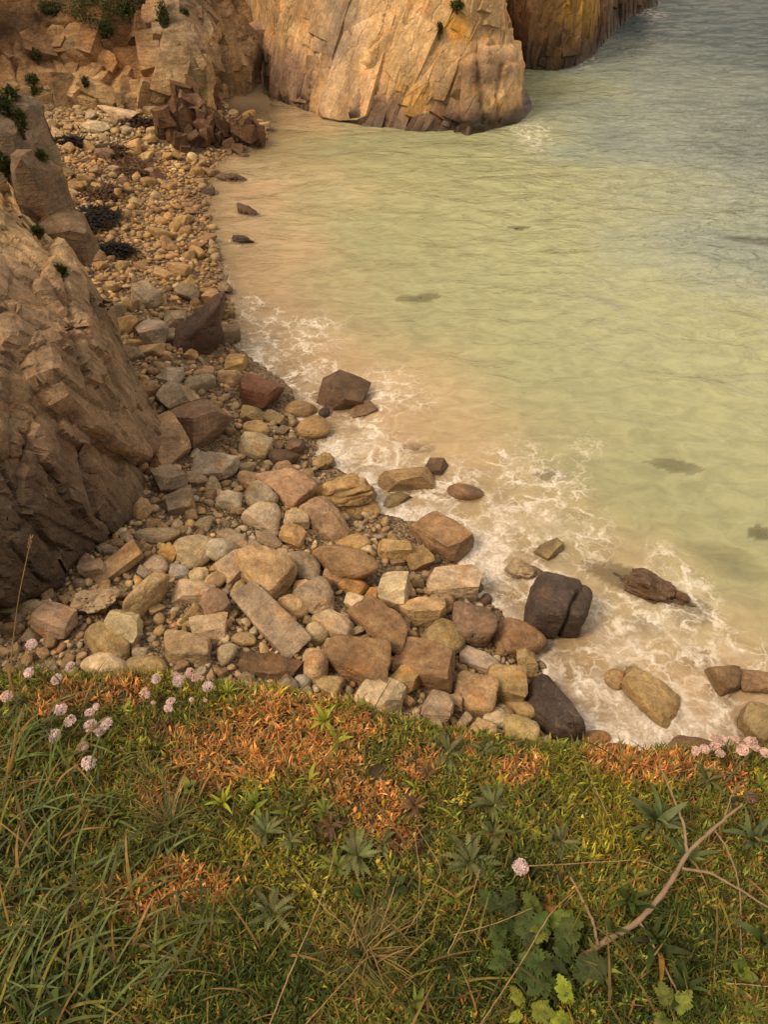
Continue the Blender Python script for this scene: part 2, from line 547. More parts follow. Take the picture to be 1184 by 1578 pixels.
def boulder(px, py, w, h, rot, shape, col, wet, label, wz=None, flat=0.72, seed=None, name='boulder', tilt=0.10, n=None, group='boulders of the cove', parent=None, jit=0.1):
    p = at_z(px, py, 0.5)
    dep = depth_of(p); mp = dep / F
    v = p - CAM
    th = math.atan2(-v[2], math.hypot(v[0], v[1]))
    s, c = math.sin(th), math.cos(th)
    seed = seed if seed is not None else int(px * 7 + py * 13)
    r = np.random.default_rng(seed)
    a = w / 2 * mp
    b = h / 2 * mp / math.sqrt(s * s + flat * flat * c * c)
    cz = flat * b
    R = math.radians(-rot)
    yaw = math.atan2(math.sin(R) / max(s, 0.35), math.cos(R))
    stretch = math.hypot(math.cos(R), math.sin(R) / max(s, 0.35))
    a *= 1 + 0.6 * (stretch - 1)
    if wz is None:
        q = hit(px, py, 0.45 * cz)
    else:
        q = at_z(px, py, wz * cz)
    n = n or (5 if max(w, h) > 60 else 4)
    if shape == 'ang' or (shape == 'block' and seed % 3):
        V, Fc = broken_block(seed, (a * .97, b * .97, cz * 1.02), 15 if shape == 'ang' else 11, .22, max(a, b) / 3.2, .026, .24, (.55, .93) if shape == 'ang' else (.66, .95), 2, True)
    elif shape == 'sub' and seed % 2:
        V, Fc = broken_block(seed, (a * 1.0, b * 1.0, cz * 1.04), 18, .34, max(a, b) / 3.2, .036, .2, (.62, .94), 2, True)
    else:
        V, Fc = rock_verts(seed, shape, n, (a, b, cz))
    cc = np.array(C[col]) * (1 + r.normal(0, jit)) * (1 + r.normal(0, 0.02, 3))
    o = obj(name, mesh_from(name, V, Fc, sharp=40), M_ROCK, parent, q,
            (r.normal(0, tilt), r.normal(0, tilt), yaw), None, (*np.clip(cc, .01, .6), 1 - wet))
    if parent is None: tag(o, label, 'rock', group)
    OCC.append((q[0], q[1], a, b, yaw))
    if (wz is not None and wz > -.7) or (wz is None and ground(q)[0] < 0.02): WATER_ROCKS.append((q[0], q[1], a, b, yaw))
    if wz is not None: TOPS.append((q[0], q[1], q[2], a, b, cz, yaw))
    return o

BOULDERS = [
 # px, py, w, h, rot, shape, colour, wet, label [, water height]
 (398, 607, 78, 52, 12, 'ang', 'red', .35, 'reddish brown angular boulder at the foam edge beside two smooth yellow rocks'),
 (527, 611, 80, 60, 5, 'ang', 'umber', .5, 'dark brown dome of rock standing in the foam beyond the smooth yellow rocks', .15),
 (560, 634, 44, 20, -18, 'block', 'brown', .6, 'low flat brown slab leaning on the dark dome in the foam', .0),
 (461, 631, 56, 34, 0, 'round', 'ochre', .6, 'smooth pale yellow rock half under foam beside the reddish boulder', .1),
 (482, 661, 52, 40, -8, 'round', 'ochre', .4, 'banded yellow rounded rock in front of the smooth pale yellow one', .3),
 (500, 637, 18, 18, 0, 'round', 'dark', .7, 'small black wet stone between yellow rock and dark dome', .3),
 (387, 640, 38, 30, 0, 'sub', 'olive', .2, 'olive brown rounded stone tucked below the reddish boulder'),
 (423, 646, 36, 19, 22, 'sub', 'olive', .3, 'mossy yellow green stone beside the yellow rocks'),
 (394, 662, 40, 26, 10, 'sub', 'ochre', .1, 'ochre stone between olive stone and cream boulder'),
 (393, 687, 54, 38, 12, 'sub', 'cream', 0, 'cream faceted boulder above the grey pale boulders'),
 (455, 689, 26, 28, 10, 'block', 'purple', .5, 'small square purple brown block at the foam edge'),
 (436, 708, 44, 30, 15, 'sub', 'umber', .5, 'dark ochre wet rock beside the layered ledge'),
 (305, 658, 84, 72, 20, 'ang', 'purple', 0, 'large purple brown veined boulder leaning by the cliff foot'),
 (248, 683, 84, 62, 42, 'ang', 'pink', 0, 'tall leaning slab with rusty orange side against the cliff foot'),
 (268, 611, 62, 42, 38, 'sub', 'gray', 0, 'grey brown boulder with curved bedding lines beside the cliff'),
 (330, 722, 72, 40, 8, 'block', 'lgray', 0, 'flat topped pale grey green block with sharp front corner'),
 (257, 742, 40, 42, 30, 'ang', 'gray', 0, 'grey angular stone below the leaning slab'),
 (280, 777, 48, 42, -20, 'ang', 'gray', 0, 'blue grey split stone with white veins near the cliff foot'),
 (242, 825, 66, 27, -2, 'round', 'cream', 0, 'loaf shaped smooth tan boulder near the cliff foot'),
 (293, 848, 62, 48, 15, 'round', 'cream', 0, 'large smooth cream boulder beside the loaf shaped one'),
 (339, 848, 44, 44, 30, 'round', 'lgray', 0, 'smooth grey boulder with an orange patch touching the cream one'),
 (362, 878, 42, 46, 40, 'ang', 'cream', 0, 'pale sharp faceted stone leaning below the smooth grey boulder'),
 (404, 798, 56, 40, 10, 'sub', 'lgray', 0, 'pale grey smooth boulder among tan ones'),
 (402, 770, 52, 40, 35, 'sub', 'gray', 0, 'grey tan pointed boulder behind the pale grey smooth one'),
 (353, 771, 38, 32, 0, 'sub', 'lgray', 0, 'squarish light grey stone below the flat topped block'),
 (395, 745, 64, 30, 8, 'sub', 'pink', 0, 'flattened pinkish grey boulder above the pointed grey tan one'),
 (445, 753, 72, 50, 35, 'sub', 'pink', 0, 'large pinkish tan sloping boulder beside the layered ledge'),
 (500, 802, 84, 46, 48, 'sub', 'pink', 0, 'long pinkish brown slab lying against the layered ledge'),
 (456, 803, 40, 34, -10, 'sub', 'cream', 0, 'cream stone with a dark broken end'),
 (449, 828, 42, 34, 10, 'sub', 'ochre', 0, 'golden tan stone below the cream stone with dark end'),
 (415, 835, 40, 25, 25, 'round', 'gray', 0, 'egg shaped grey brown stone beside the golden tan one'),
 (408, 880, 86, 70, 35, 'sub', 'tan', 0, 'big tan boulder with a curling crack across it'),
 (467, 873, 64, 42, 30, 'round', 'gray', 0, 'smooth grey olive boulder beside the big cracked tan one'),
 (530, 866, 122, 56, 30, 'round', 'brown', 0, 'long whale backed brown boulder in the middle of the beach'),
 (545, 836, 54, 28, 2, 'round', 'ochre', 0, 'ochre oval stone behind the whale backed boulder'),
 (605, 848, 54, 38, -8, 'sub', 'ochre', .1, 'flat yellow tan stone near the tilted red brown block'),
 (518, 889, 34, 30, 20, 'sub', 'pink', 0, 'pinkish brown stone resting on the whale backed boulder'),
 (545, 905, 38, 28, 20, 'sub', 'orange', 0, 'orange tan stone in front of the whale backed boulder'),
 (572, 925, 26, 32, 10, 'sub', 'orange', 0, 'small pointed orange stone beside the cream block'),
 (547, 930, 36, 25, 10, 'sub', 'cream', 0, 'small mottled cream stone below the orange tan one'),
 (487, 925, 62, 46, 40, 'sub', 'gray', 0, 'rough grey brown boulder with a small stone on its shoulder'),
 (465, 908, 30, 26, 0, 'sub', 'cream', 0, 'pale square cobble between cracked tan and smooth olive boulders'),
 (450, 935, 52, 34, 5, 'round', 'tan', 0, 'rounded tan brown boulder half buried behind the long slab'),
 (607, 913, 46, 54, 8, 'block', 'cream', 0, 'upright cream grey block with dark broken base'),
 (651, 940, 78, 52, -5, 'sub', 'tan', 0, 'rounded yellow tan boulder in front of the yellow rectangular block'),
 (700, 900, 94, 54, 3, 'block', 'cream', .05, 'rectangular yellow cream block at the foam edge'),
 (680, 828, 96, 56, 40, 'block', 'brown', .1, 'tilted red brown rectangular block at the foam edge'),
 (648, 863, 48, 40, -10, 'sub', 'ochre', .3, 'orange ochre stones wedged under the tilted red brown block'),
 (588, 966, 86, 54, 32, 'block', 'brown', 0, 'grey brown ridged block between cream block and cracked boulder'),
 (515, 963, 62, 44, 22, 'sub', 'cream', 0, 'cream tan blunt boulder with shadowed right end'),
 (487, 976, 38, 36, 0, 'round', 'cream', 0, 'pinkish cream rounded stone beside the blunt cream tan boulder'),
 (545, 1018, 104, 64, 12, 'block', 'brown', 0, 'red brown boulder split by a crack and marked with dark spots'),
 (655, 1026, 100, 70, 12, 'block', 'brown', .05, 'large smooth red brown boulder with a purple side'),
 (486, 1025, 42, 56, -10, 'round', 'tan', 0, 'smooth upright olive tan boulder left of the spotted one'),
 (418, 956, 128, 44, 38, 'block', 'gray', 0, 'long grey tan slab tilted across darker stones'),
 (412, 1026, 104, 38, 10, 'ang', 'umber', 0, 'dark brown broken slab with a thin white vein'),
 (586, 1078, 72, 60, 18, 'block', 'cream', 0, 'pale pinkish tan block at the turf edge'),
 (674, 1090, 54, 50, 15, 'ang', 'gray', 0, 'grey angular stone with rough dark front by the turf edge'),
 (625, 1052, 38, 46, 30, 'ang', 'ochre', 0, 'rusty ochre stone between pale block and smooth red brown boulder'),
 (682, 988, 60, 48, 35, 'sub', 'olive', 0, 'olive tan cracked boulder behind the smooth red brown one'),
 (730, 968, 68, 66, 10, 'sub', 'purple', .15, 'purple brown rounded boulder crossed by a pale vein'),
 (800, 986, 84, 54, 20, 'round', 'brown', .35, 'oval red brown boulder beside the split black boulder'),
 (852, 1094, 108, 66, 60, 'sub', 'dark', .55, 'tall dark purple wet boulder with a pointed top at the foam edge'),
 (783, 1058, 64, 58, 0, 'sub', 'ochre', .05, 'broad ochre tan boulder left of the dark pointed one'),
 (730, 1074, 66, 54, 10, 'sub', 'tan', 0, 'wrinkled tan boulder near the turf edge'),
 (812, 1018, 34, 42, 0, 'ang', 'olive', .1, 'pointed olive yellow stone below the oval red brown boulder'),
 (738, 1020, 66, 28, 28, 'block', 'lgray', 0, 'pale layered slab behind the wrinkled tan boulder'),
 (824, 1060, 23, 38, 5, 'round', 'ochre', .1, 'upright ochre cobble beside the broad ochre boulder'),
 (798, 1090, 64, 26, 22, 'round', 'olive', .1, 'long olive yellow stone in front of the broad ochre boulder'),
 (763, 1106, 40, 36, 0, 'round', 'lgray', 0, 'round grey stone with dark lichen spots'),
 (800, 1126, 64, 48, 15, 'sub', 'olive', 0, 'brownish olive boulder at the turf edge left of the dark pointed one'),
 (1000, 1072, 112, 60, 50, 'sub', 'ochre', .45, 'large smooth yellow ochre boulder in the foam with a dark cracked end', .1),
 (948, 1046, 34, 34, 20, 'round', 'ochre', .5, 'small pitted ochre stone beside the large smooth ochre boulder', .2),
 (915, 1136, 56, 22, 2, 'round', 'orange', .5, 'flat orange stone awash in foam', .2),
 (950, 1160, 54, 32, 0, 'round', 'dark', .5, 'low dark round rock at the turf edge in foam', .2),
 (1062, 1152, 80, 34, 5, 'sub', 'umber', .5, 'dark brown rock behind the pink flower cluster', .2),
 (1118, 1048, 46, 44, 0, 'block', 'brown', .5, 'two toned brown and mustard block in the shallow water', .35),
 (1172, 1054, 70, 32, 8, 'block', 'brown', .6, 'brown ledge beside the two toned block', .05),
 (1168, 1118, 62, 54, -40, 'block', 'olive', .5, 'olive green rock beyond the pink flower cluster', .1),
 (848, 845, 48, 28, -32, 'sub', 'olive', .5, 'olive brown pebble shaped rock alone in the foam', .2),
 (803, 878, 42, 34, -10, 'crag', 'gray', .3, 'jagged grey brown rock in white foam', .3),
 (826, 880, 24, 14, 20, 'ang', 'brown', .5, 'little brown rock touching the jagged one', .0),
 (718, 760, 58, 30, 10, 'round', 'brown', .6, 'domed brown wet rock with a knob in the water', .1),
 (670, 721, 36, 26, 15, 'ang', 'umber', .5, 'small dark faceted rock beside the flat orange one', .2),
 (626, 741, 94, 42, -6, 'ang', 'ochre', .3, 'broad flat orange yellow rock ringed by foam', .15),
 (612, 771, 50, 20, -25, 'sub', 'olive', .7, 'low olive wet rock under the broad flat orange one', -.1),
 (985, 908, 185, 46, 24, 'crag', 'umber', .65, 'long low red brown ridge of rock in the water', -.45),
 (1110, 898, 130, 60, 22, 'crag', 'umber', .6, 'drowned grey brown rock beside the long low ridge', -2.1),
 (1170, 830, 40, 26, 0, 'crag', 'dark', .7, 'dark weedy rock just under green water', -1.1),
 (1040, 733, 84, 28, 8, 'ang', 'dark', .7, 'dark drowned rock in green water beyond the foam', -1.7),
 (645, 470, 70, 20, -4, 'crag', 'dark', .7, 'drowned dark rock alone in the yellow green shallows', -1.4),
 (800, 356, 34, 10, 0, 'crag', 'dark', .7, 'tiny drowned dark rock in the middle of the bay', -1.4),
 (1160, 388, 90, 24, 5, 'crag', 'dark', .7, 'wide drowned dark patch of rock far out in the bay', -1.6),
 (985, 978, 62, 40, 10, 'sub', 'ochre', .3, 'drowned tan rock between the long ridge and the smooth ochre boulder', -1.45),
 (905, 1040, 52, 40, 20, 'sub', 'ochre', .3, 'drowned golden stone right of the oval red brown boulder', -1.45),
 (1075, 1035, 84, 50, 10, 'sub', 'ochre', .3, 'broad drowned tan rock left of the two toned block', -1.45),
 (1110, 1105, 90, 60, 25, 'sub', 'tan', .3, 'wide drowned tan slab behind the pink flower cluster', -1.5),
 (930, 1095, 46, 30, 0, 'sub', 'orange', .3, 'drowned orange stone above the flat orange one', -1.5),
 (1055, 960, 70, 34, -10, 'sub', 'ochre', .3, 'drowned yellow rock below the end of the long ridge', -1.5),
 (770, 790, 60, 34, 10, 'sub', 'ochre', .3, 'drowned sandy rock beyond the tilted red brown block', -1.5),
 (850, 745, 60, 26, 0, 'sub', 'olive', .3, 'drowned olive rock beyond the domed brown rock', -1.3),
 (640, 700, 60, 24, 0, 'sub', 'olive', .3, 'drowned olive rock behind the flat orange one', -1.1),
 (500, 712, 34, 34, 0, 'crag', 'ochre', .2, 'small craggy ochre knob at the end of the layered ledge', .5),
 (191, 968, 58, 46, 15, 'sub', 'cream', 0, 'blunt cream boulder near the pink flowers'),
 (166, 996, 80, 36, 36, 'sub', 'olive', 0, 'long olive cream slab dipping towards the turf'),
 (286, 998, 80, 46, 4, 'block', 'pink', 0, 'purple grey flat block above the flower tuft'),
 (321, 970, 58, 36, -5, 'block', 'cream', 0, 'cream oblong block with a flat top behind the purple grey block'),
 (331, 936, 50, 42, 25, 'ang', 'purple', 0, 'purple brown pyramid shaped stone'),
 (300, 948, 44, 28, 0, 'crag', 'olive', 0, 'crumbly olive brown stone beside the purple pyramid'),
 (143, 928, 72, 44, 18, 'crag', 'gray', 0, 'rough grey stone with many parallel grooves'),
 (86, 958, 60, 46, 10, 'ang', 'gray', 0, 'grey angular boulder below the dark cliff foot'),
 (160, 1022, 66, 34, 0, 'round', 'cream', 0, 'rounded grey cream boulder half behind the turf'),
 (225, 1026, 60, 30, 0, 'round', 'olive', 0, 'round olive tan boulder peeping over the turf'),
 (226, 920, 28, 70, 22, 'sub', 'tan', 0, 'upright elongated tan stone'),
 (298, 915, 66, 34, -4, 'block', 'cream', 0, 'cream block with a vertical joint'),
 (183, 872, 76, 30, -38, 'block', 'tan', 0, 'long tan slab leaning towards the cliff foot'),
 (140, 876, 46, 28, 0, 'ang', 'gray', 0, 'flat grey stone near the dark cliff foot'),
 (240, 872, 40, 28, 20, 'round', 'gray', 0, 'grey brown oval stone next to the blue grey one'),
 (272, 881, 36, 22, 18, 'round', 'blue', 0, 'smooth blue grey stone'),
 (305, 890, 28, 30, 0, 'round', 'cream', 0, 'round peach cream stone beside the blue grey one'),
 (331, 895, 34, 26, 0, 'round', 'tan', 0, 'knobbly tan stone beside the peach cream one'),
 (258, 855, 30, 24, 10, 'ang', 'orange', 0, 'small pinkish orange broken stone'),
 (356, 832, 56, 26, 30, 'sub', 'gray', 0, 'grey flaky slab between smooth boulders'),
 (348, 1008, 30, 34, 15, 'round', 'cream', 0, 'egg shaped cream stone beside the dark broken slab'),
 (375, 985, 38, 22, 0, 'round', 'tan', 0, 'small tan cobble under the long tilted slab'),
 (590, 1020, 34, 26, 25, 'ang', 'brown', 0, 'brown broken stone between the spotted and smooth red boulders'),
 (508, 1056, 40, 30, 10, 'sub', 'olive', 0, 'olive grey stone beneath the spotted boulder'),
 (465, 1052, 28, 26, 0, 'round', 'blue', 0, 'small blue grey stone at the turf edge'),
 (700, 1085, 24, 28, 0, 'sub', 'tan', 0, 'little tan stone beside the grey angular one'),
 (290, 453, 42, 26, 10, 'ang', 'gray', .1, 'dark sided grey stone above the pointed dark rock'),
 (222, 457, 50, 30, 25, 'ang', 'gray', 0, 'grey wedge shaped stone on the narrow upper beach'),
 (324, 460, 40, 24, 5, 'ang', 'tan', .2, 'tan wedge shaped stone at the narrow shoreline'),
 (270, 494, 38, 26, 0, 'ang', 'gray', 0, 'grey block left of the pointed dark rock'),
 (235, 518, 50, 40, 10, 'sub', 'lgray', 0, 'pale grey boulder near the cliff edge of the narrow beach'),
 (266, 518, 34, 26, -15, 'sub', 'gray', 0, 'grey stone leaning on the pointed dark rock'),
 (364, 562, 34, 30, 0, 'block', 'ochre', .2, 'golden squarish stone at the foam edge above the reddish boulder'),
 (350, 582, 34, 26, 0, 'sub', 'tan', .1, 'rounded tan stone behind the reddish boulder'),
 (265, 582, 34, 30, 20, 'sub', 'lgray', 0, 'pale squarish stone above the curved bedding boulder'),
 (316, 578, 30, 24, 0, 'block', 'tan', 0, 'tan block on the narrow beach below the pointed dark rock'),
 (234, 266, 34, 20, 15, 'ang', 'purple', 0, 'dark purple wedge on the far pebble beach'),
 (160, 238, 34, 16, 0, 'ang', 'purple', 0, 'low purple brown stone on the far pebble beach'),
 (185, 175, 56, 16, 8, 'block', 'cream', 0, 'flat cream slab at the back of the far pebble beach'),
 (137, 150, 34, 14, 0, 'ang', 'lgray', 0, 'pale grey flat stone at the back of the far pebble beach'),
 (148, 197, 40, 18, -8, 'ang', 'cream', 0, 'cream pointed slab on the far pebble beach'),
 (360, 276, 52, 14, 4, 'crag', 'umber', .6, 'long low dark rock in the shallows farthest up the bay', .1),
 (384, 328, 48, 14, 10, 'crag', 'umber', .6, 'humped dark rock in the shallows between two others', .1),
 (374, 371, 38, 15, 12, 'crag', 'dark', .6, 'small dark rock in the shallows ringed with foam', .1),
 (322, 296, 28, 14, 10, 'ang', 'dark', .5, 'little dark stone at the edge of the far shore', .2),
 (376, 240, 18, 8, 0, 'ang', 'umber', .6, 'tiny dark stone off the jagged outcrop', .1),
]
for row in BOULDERS:
    wz = row[9] if len(row) > 9 else None
    boulder(*row[:9], wz=wz)

# the pointed dark fin, leaning to the left
def special_rock(name, V, Fc, loc, col, wet, label, group='boulders of the cove', parent=None):
    o = obj(name, mesh_from(name, V, Fc, sharp=30), M_ROCK, parent, loc, None, None, (*col, 1 - wet))
    if parent is None: tag(o, label, 'rock', group)
    return o
q = hit(312, 535, 0)
D, Fc = ico(5)
N = np.array([(.98, -.15, .12), (-.70, -.25, .62), (-.1, .95, .2), (.35, -.9, .25), (0, 0, -1), (-.95, .1, -.2), (.1, .6, .8), (-.45, -.8, .3)], float)
N /= np.linalg.norm(N, axis=1)[:, None]
hh = np.array([.36, .30, .42, .40, .45, .62, .78, .44])
R = ((np.maximum(D @ N.T, 0) / hh) ** 16).sum(1) ** (-1 / 16)
V = D * R[:, None]
V += (V / np.linalg.norm(V, axis=1)[:, None]) * (0.07 * poly(V * 2.6, 9) + .03 * poly(V * 7, 10))[:, None]
special_rock('boulder', np.c_[V[:, 0] * 1.1 + .42 * V[:, 2], V[:, 1] * .95, V[:, 2] * 1.12], Fc, q + (0, 0, .38), (.10, .06, .045), .4, 'dark pointed fin of rock leaning over at the narrow shoreline')
OCC.append((q[0], q[1], .55, .45, 0))
# the split black boulder
root_q = at_z(860, 945, .18)
sb = empty('boulder', root_q - np.array([0, 0, .45]))
tag(sb, 'split black boulder with a deep crack and pale vein standing in foam', 'rock', 'boulders of the cove')
V, Fc = rock_verts(31, 'sub', 5, (.48, .46, .5))
xx = V[:, 0] - .14 - .10 * V[:, 2] - .03 * np.sin(V[:, 1] * 7)
V = V - (V / np.linalg.norm(V, axis=1)[:, None]) * (.14 * np.exp(-(xx / .032) ** 2) * (V[:, 1] < .2) + .05 * sstep(0, .05, xx))[:, None]
obj('mass', mesh_from('mass', V, Fc), M_ROCK, sb, (0, 0, .45), (.05, .06, -.35), None, (.085, .062, .052, .6))
OCC.append((root_q[0], root_q[1], .52, .5, 0)); WATER_ROCKS.append((root_q[0], root_q[1], .52, .5, 0))
# layered ledge: thin beds stacked with uneven edges
lq = hit(528, 768, .05)
ledge = empty('layered_ledge', lq)
tag(ledge, 'ledge of thin crumbling ochre rock layers running into white foam', 'rock ledge')
for k in range(7):
    r = np.random.default_rng(400 + k)
    ax = (.62 - .035 * k + r.uniform(-.06, .06), .44 - .03 * k + r.uniform(-.05, .05), .07)
    V, Fc = rock_verts(500 + k, 'block', 5, ax)
    nn = V / np.array(ax); rad = np.hypot(nn[:, 0], nn[:, 1])
    ang = np.arctan2(nn[:, 1], nn[:, 0])
    V[:, :2] *= (1 + .10 * fbm(np.c_[np.cos(ang) * 3 + k, np.sin(ang) * 3, ang * 0], 4, k))[:, None]
    V[:, 2] += .02 * fbm(np.c_[V[:, :2] * 6, V[:, 2] * 0], 4, k)
    cc = np.array((.36, .235, .11)) * r.uniform(.8, 1.12)
    obj('bed', mesh_from('bed', V, Fc), M_ROCK, ledge, (r.uniform(-.05, .05), r.uniform(-.04, .04) + .02 * k, -.12 + .052 * k), (-.05, .10, .5 + r.uniform(-.15, .15)), None, (*cc, .85))
OCC.append((lq[0], lq[1], .6, .42, .5)); WATER_ROCKS.append((lq[0], lq[1], .55, .4, .5))

# jagged outcrops at the head of the bay
def outcrop(label, lumps, col):
    base = hit(lumps[0][0], lumps[0][1] + lumps[0][3] / 2, 0)
    e = empty('rock_outcrop', base)
    tag(e, label, 'rock outcrop', 'jagged outcrops at the head of the bay')
    for i, (px, py, w, h, flat) in enumerate(lumps):
        b_ = hit(px, py + h * .42, 0)
        dep = depth_of(b_) / F
        a = w / 2 * dep * 1.3; cz = h * .85 * dep
        parts_ = []
        for q_ in range(9):
            rr = np.random.default_rng(int(px) * 31 + q_)
            u_ = rr.uniform(-1, 1, 3)
            ax_ = np.array((a * .5, a * .45, cz * .55)) * rr.uniform(.55, 1.05, 3)
            v_, f_ = broken_block(int(px) * 17 + q_, ax_, 14, .10, .4, .08, .35, (.42, .86))
            R_ = np.array((Matrix.Rotation(rr.uniform(0, 6), 3, 'Z') @ Matrix.Rotation(rr.normal(0, .3), 3, 'X')))
            parts_.append((v_ @ R_.T + u_ * (a * .6, a * .5, cz * .42) - (0, 0, .2 * cz * abs(u_[0])), f_))
        V, Fc = join(parts_)
        r = np.random.default_rng(int(px))
        cc = np.array((.12, .066, .038)) * r.uniform(.75, 1.3)
        obj('crag', mesh_from('crag', V, Fc, sharp=20), M_ROCK, e, Vector(b_ + np.array([0, a * .3, cz * .30])) - Vector(base), (0, r.normal(0, .15), r.uniform(0, 6)), None, (*cc, .8))
        OCC.append((b_[0], b_[1] + a * .3, a * .9, a * .8, 0))
outcrop('tall jagged red brown outcrop between pebble beach and bay', [(300, 168, 66, 84, 1), (268, 192, 52, 70, 1), (318, 150, 48, 44, 1), (290, 212, 44, 44, 1), (318, 200, 36, 50, 1)], 'umber')
outcrop('lower crumbling red brown outcrop jutting into the bay', [(372, 200, 56, 62, 1), (394, 206, 36, 48, 1), (346, 206, 40, 46, 1)], 'umber')

# rounded rocks above the left cliff
for (px, py, y, ax, label, sd) in ((14, 245, 16.2, (.72, .8, 1.35), 'tall grey rock with green tufts behind the left cliff', 3),
                                   (66, 296, 15.0, (.36, .45, .75), 'brown block with a rusty side beside the tall grey rock', 8),
                                   (105, 365, 14.6, (.45, .4, .42), 'low purple grey shoulder of rock behind the left cliff crest', 5)):
    q = at_y(px, py, y)
    V, Fc = broken_block(sd, ax, 12, .12, .25, .05, .15, (.6, .93), 1, True)
    special_rock('boulder', V, Fc, q, (.17, .115, .075) if sd != 3 else (.20, .15, .11), 0, label, 'rocks above the left cliff')
    OCC.append((q[0], q[1], ax[0], ax[1], 0))

# ------------------------------------------------------------------ cliffs
def interp_grid(ctrl, nr, nc, smooth=3):
    ctrl = np.asarray(ctrl, float)
    r0, c0 = ctrl.shape[:2]
    # spread the rows and columns by length
    def par(Lv):
        s = np.concatenate([[0], np.cumsum(Lv)]); return s / s[-1]
    pr = par(np.linalg.norm(np.diff(ctrl, axis=0), axis=2).mean(1)); pc = par(np.linalg.norm(np.diff(ctrl, axis=1), axis=2).mean(0))
    u = np.linspace(0, 1, nr); v = np.linspace(0, 1, nc)
    A = np.stack([np.stack([np.interp(u, pr, ctrl[:, j, k]) for j in range(c0)], 1) for k in range(3)], 2)
    B = np.stack([np.stack([np.interp(v, pc, A[i, :, k]) for i in range(nr)], 0) for k in range(3)], 2)
    for _ in range(smooth * 4):
        B[1:-1] = (B[:-2] + 2 * B[1:-1] + B[2:]) / 4
        B[:, 1:-1] = (B[:, :-2] + 2 * B[:, 1:-1] + B[:, 2:]) / 4
    return B
def grid_normals(G):
    n = np.cross(np.gradient(G, axis=1), np.gradient(G, axis=0))
    return n / (np.linalg.norm(n, axis=2)[:, :, None] + 1e-9)
def line_px(x, y, pts):
    """signed distance in photo pixels from a polyline, and the part of it alongside"""
    d = np.full(x.shape, 1e9); sg = np.zeros(x.shape)
    for (x0, y0), (x1, y1) in zip(pts[:-1], pts[1:]):
        ex, ey = x1 - x0, y1 - y0
        t = np.clip(((x - x0) * ex + (y - y0) * ey) / (ex * ex + ey * ey), 0, 1)
        qx, qy = x - x0 - t * ex, y - y0 - t * ey
        dd = np.hypot(qx, qy)
        s = np.sign(ex * qy - ey * qx)
        m = dd < d
        d = np.where(m, dd, d); sg = np.where(m, s, sg)
    return d * sg
def blob(x, y, cx, cy, rx, ry, soft=.5):
    return sstep(1 + soft, 1 - soft, np.hypot((x - cx) / rx, (y - cy) / ry))
def frame(L, N):
    L = np.array(L, float); L /= np.linalg.norm(L)
    N = np.array(N, float); N -= L * (N @ L); N /= np.linalg.norm(N)
    return np.stack([L, np.cross(N, L), N])

def slab_cover(parent, P, Nf, ok, FRm, n_try, size, seed, colour, mat, offset, tilt=.08, edge=.12, gap=.62, cuts=6, bumpy=1.0):
    """rock slabs set into a cliff face along its joints, each a piece of its own"""
    r = np.random.default_rng(seed); idx = np.where(ok)[0]; done = []; cnt = 0
    kd = KDTree(len(idx))
    for i_, k_ in enumerate(idx): kd.insert(P[k_], int(k_))
    kd.balance()
    for t_ in range(n_try):
        k = int(idx[int(r.integers(len(idx)))]); p = P[k]
        sc = 1.0 if t_ < n_try * .35 else .6
        a, b, c = [r.uniform(*q_) * sc for q_ in size]
        N_ = Nf[k]; L_ = FRm[0] - N_ * (N_ @ FRm[0]); L_ /= np.linalg.norm(L_); M_ = np.cross(N_, L_)
        if done:
            D_ = np.array([d_[0] for d_ in done]) - p; al_ = D_ @ L_; la_ = np.linalg.norm(D_ - al_[:, None] * L_, axis=1)
            a2, b2 = np.array([d_[1] for d_ in done]), np.array([d_[2] for d_ in done])
            if np.any((np.abs(al_) < (a + a2) * gap) & (la_ < (b + b2) * gap)): continue
        done.append((p, a, b))
        V, Fc = broken_block(seed * 1000 + t_, (a, b, c), cuts, .07, edge, .020, .16, (.70, .97))
        R_ = np.stack([L_, M_, N_], 1) @ np.array(Matrix.Rotation(r.normal(0, tilt), 3, 'X') @ Matrix.Rotation(r.normal(0, tilt), 3, 'Y') @ Matrix.Rotation(r.normal(0, tilt), 3, 'Z'))
        q = p + N_ * (offset(k) - c * .92 + r.uniform(-.06, .06) * b * bumpy)
        Wd = V @ R_.T + q
        cw_ = [colour(kd.find(w_)[1]) for w_ in Wd]
        o = obj('slab', mesh_from('slab', Wd, Fc, col=np.array([c_[0] for c_ in cw_]) * r.uniform(.78, 1.2), attrs={'wet': [c_[1] for c_ in cw_]}, sharp=18), mat, parent)
        cnt += 1
    return cnt
# --- left cliff, a rib that comes down to the beach
cols = [  # base pixel, crest pixel, crest distance
    ((-420, 1300), (-620, 40), 15.0), ((-160, 1090), (-300, 160), 14.0), ((0, 968), (-90, 240), 13.7), ((45, 925), (-30, 262), 13.5),
    ((92, 890), (-6, 288), 13.4), ((158, 840), (66, 352), 13.1), ((222, 764), (135, 446), 12.7), ((205, 695), (172, 536), 12.3), ((206, 650), (196, 610), 12.2)]
rows = []
prof = [(0, 0), (.25, .10), (.5, .28), (.75, .6), (1, 1)]
base_w = [hit(b[0], b[1], 0) if i > 1 else at_z(b[0], b[1], 1.2) for i, (b, c, y) in enumerate(cols)]
for t, ty in prof:
    row = []
    for (b, c, y), w in zip(cols, base_w):
        px = b[0] + (c[0] - b[0]) * t; py = b[1] + (c[1] - b[1]) * t
        row.append(at_y(px, py, w[1] + (y - w[1]) * ty))
    rows.append(row)
crest = np.array(rows[-1])
under = np.array(rows[0]) + (0, .15, -.8)
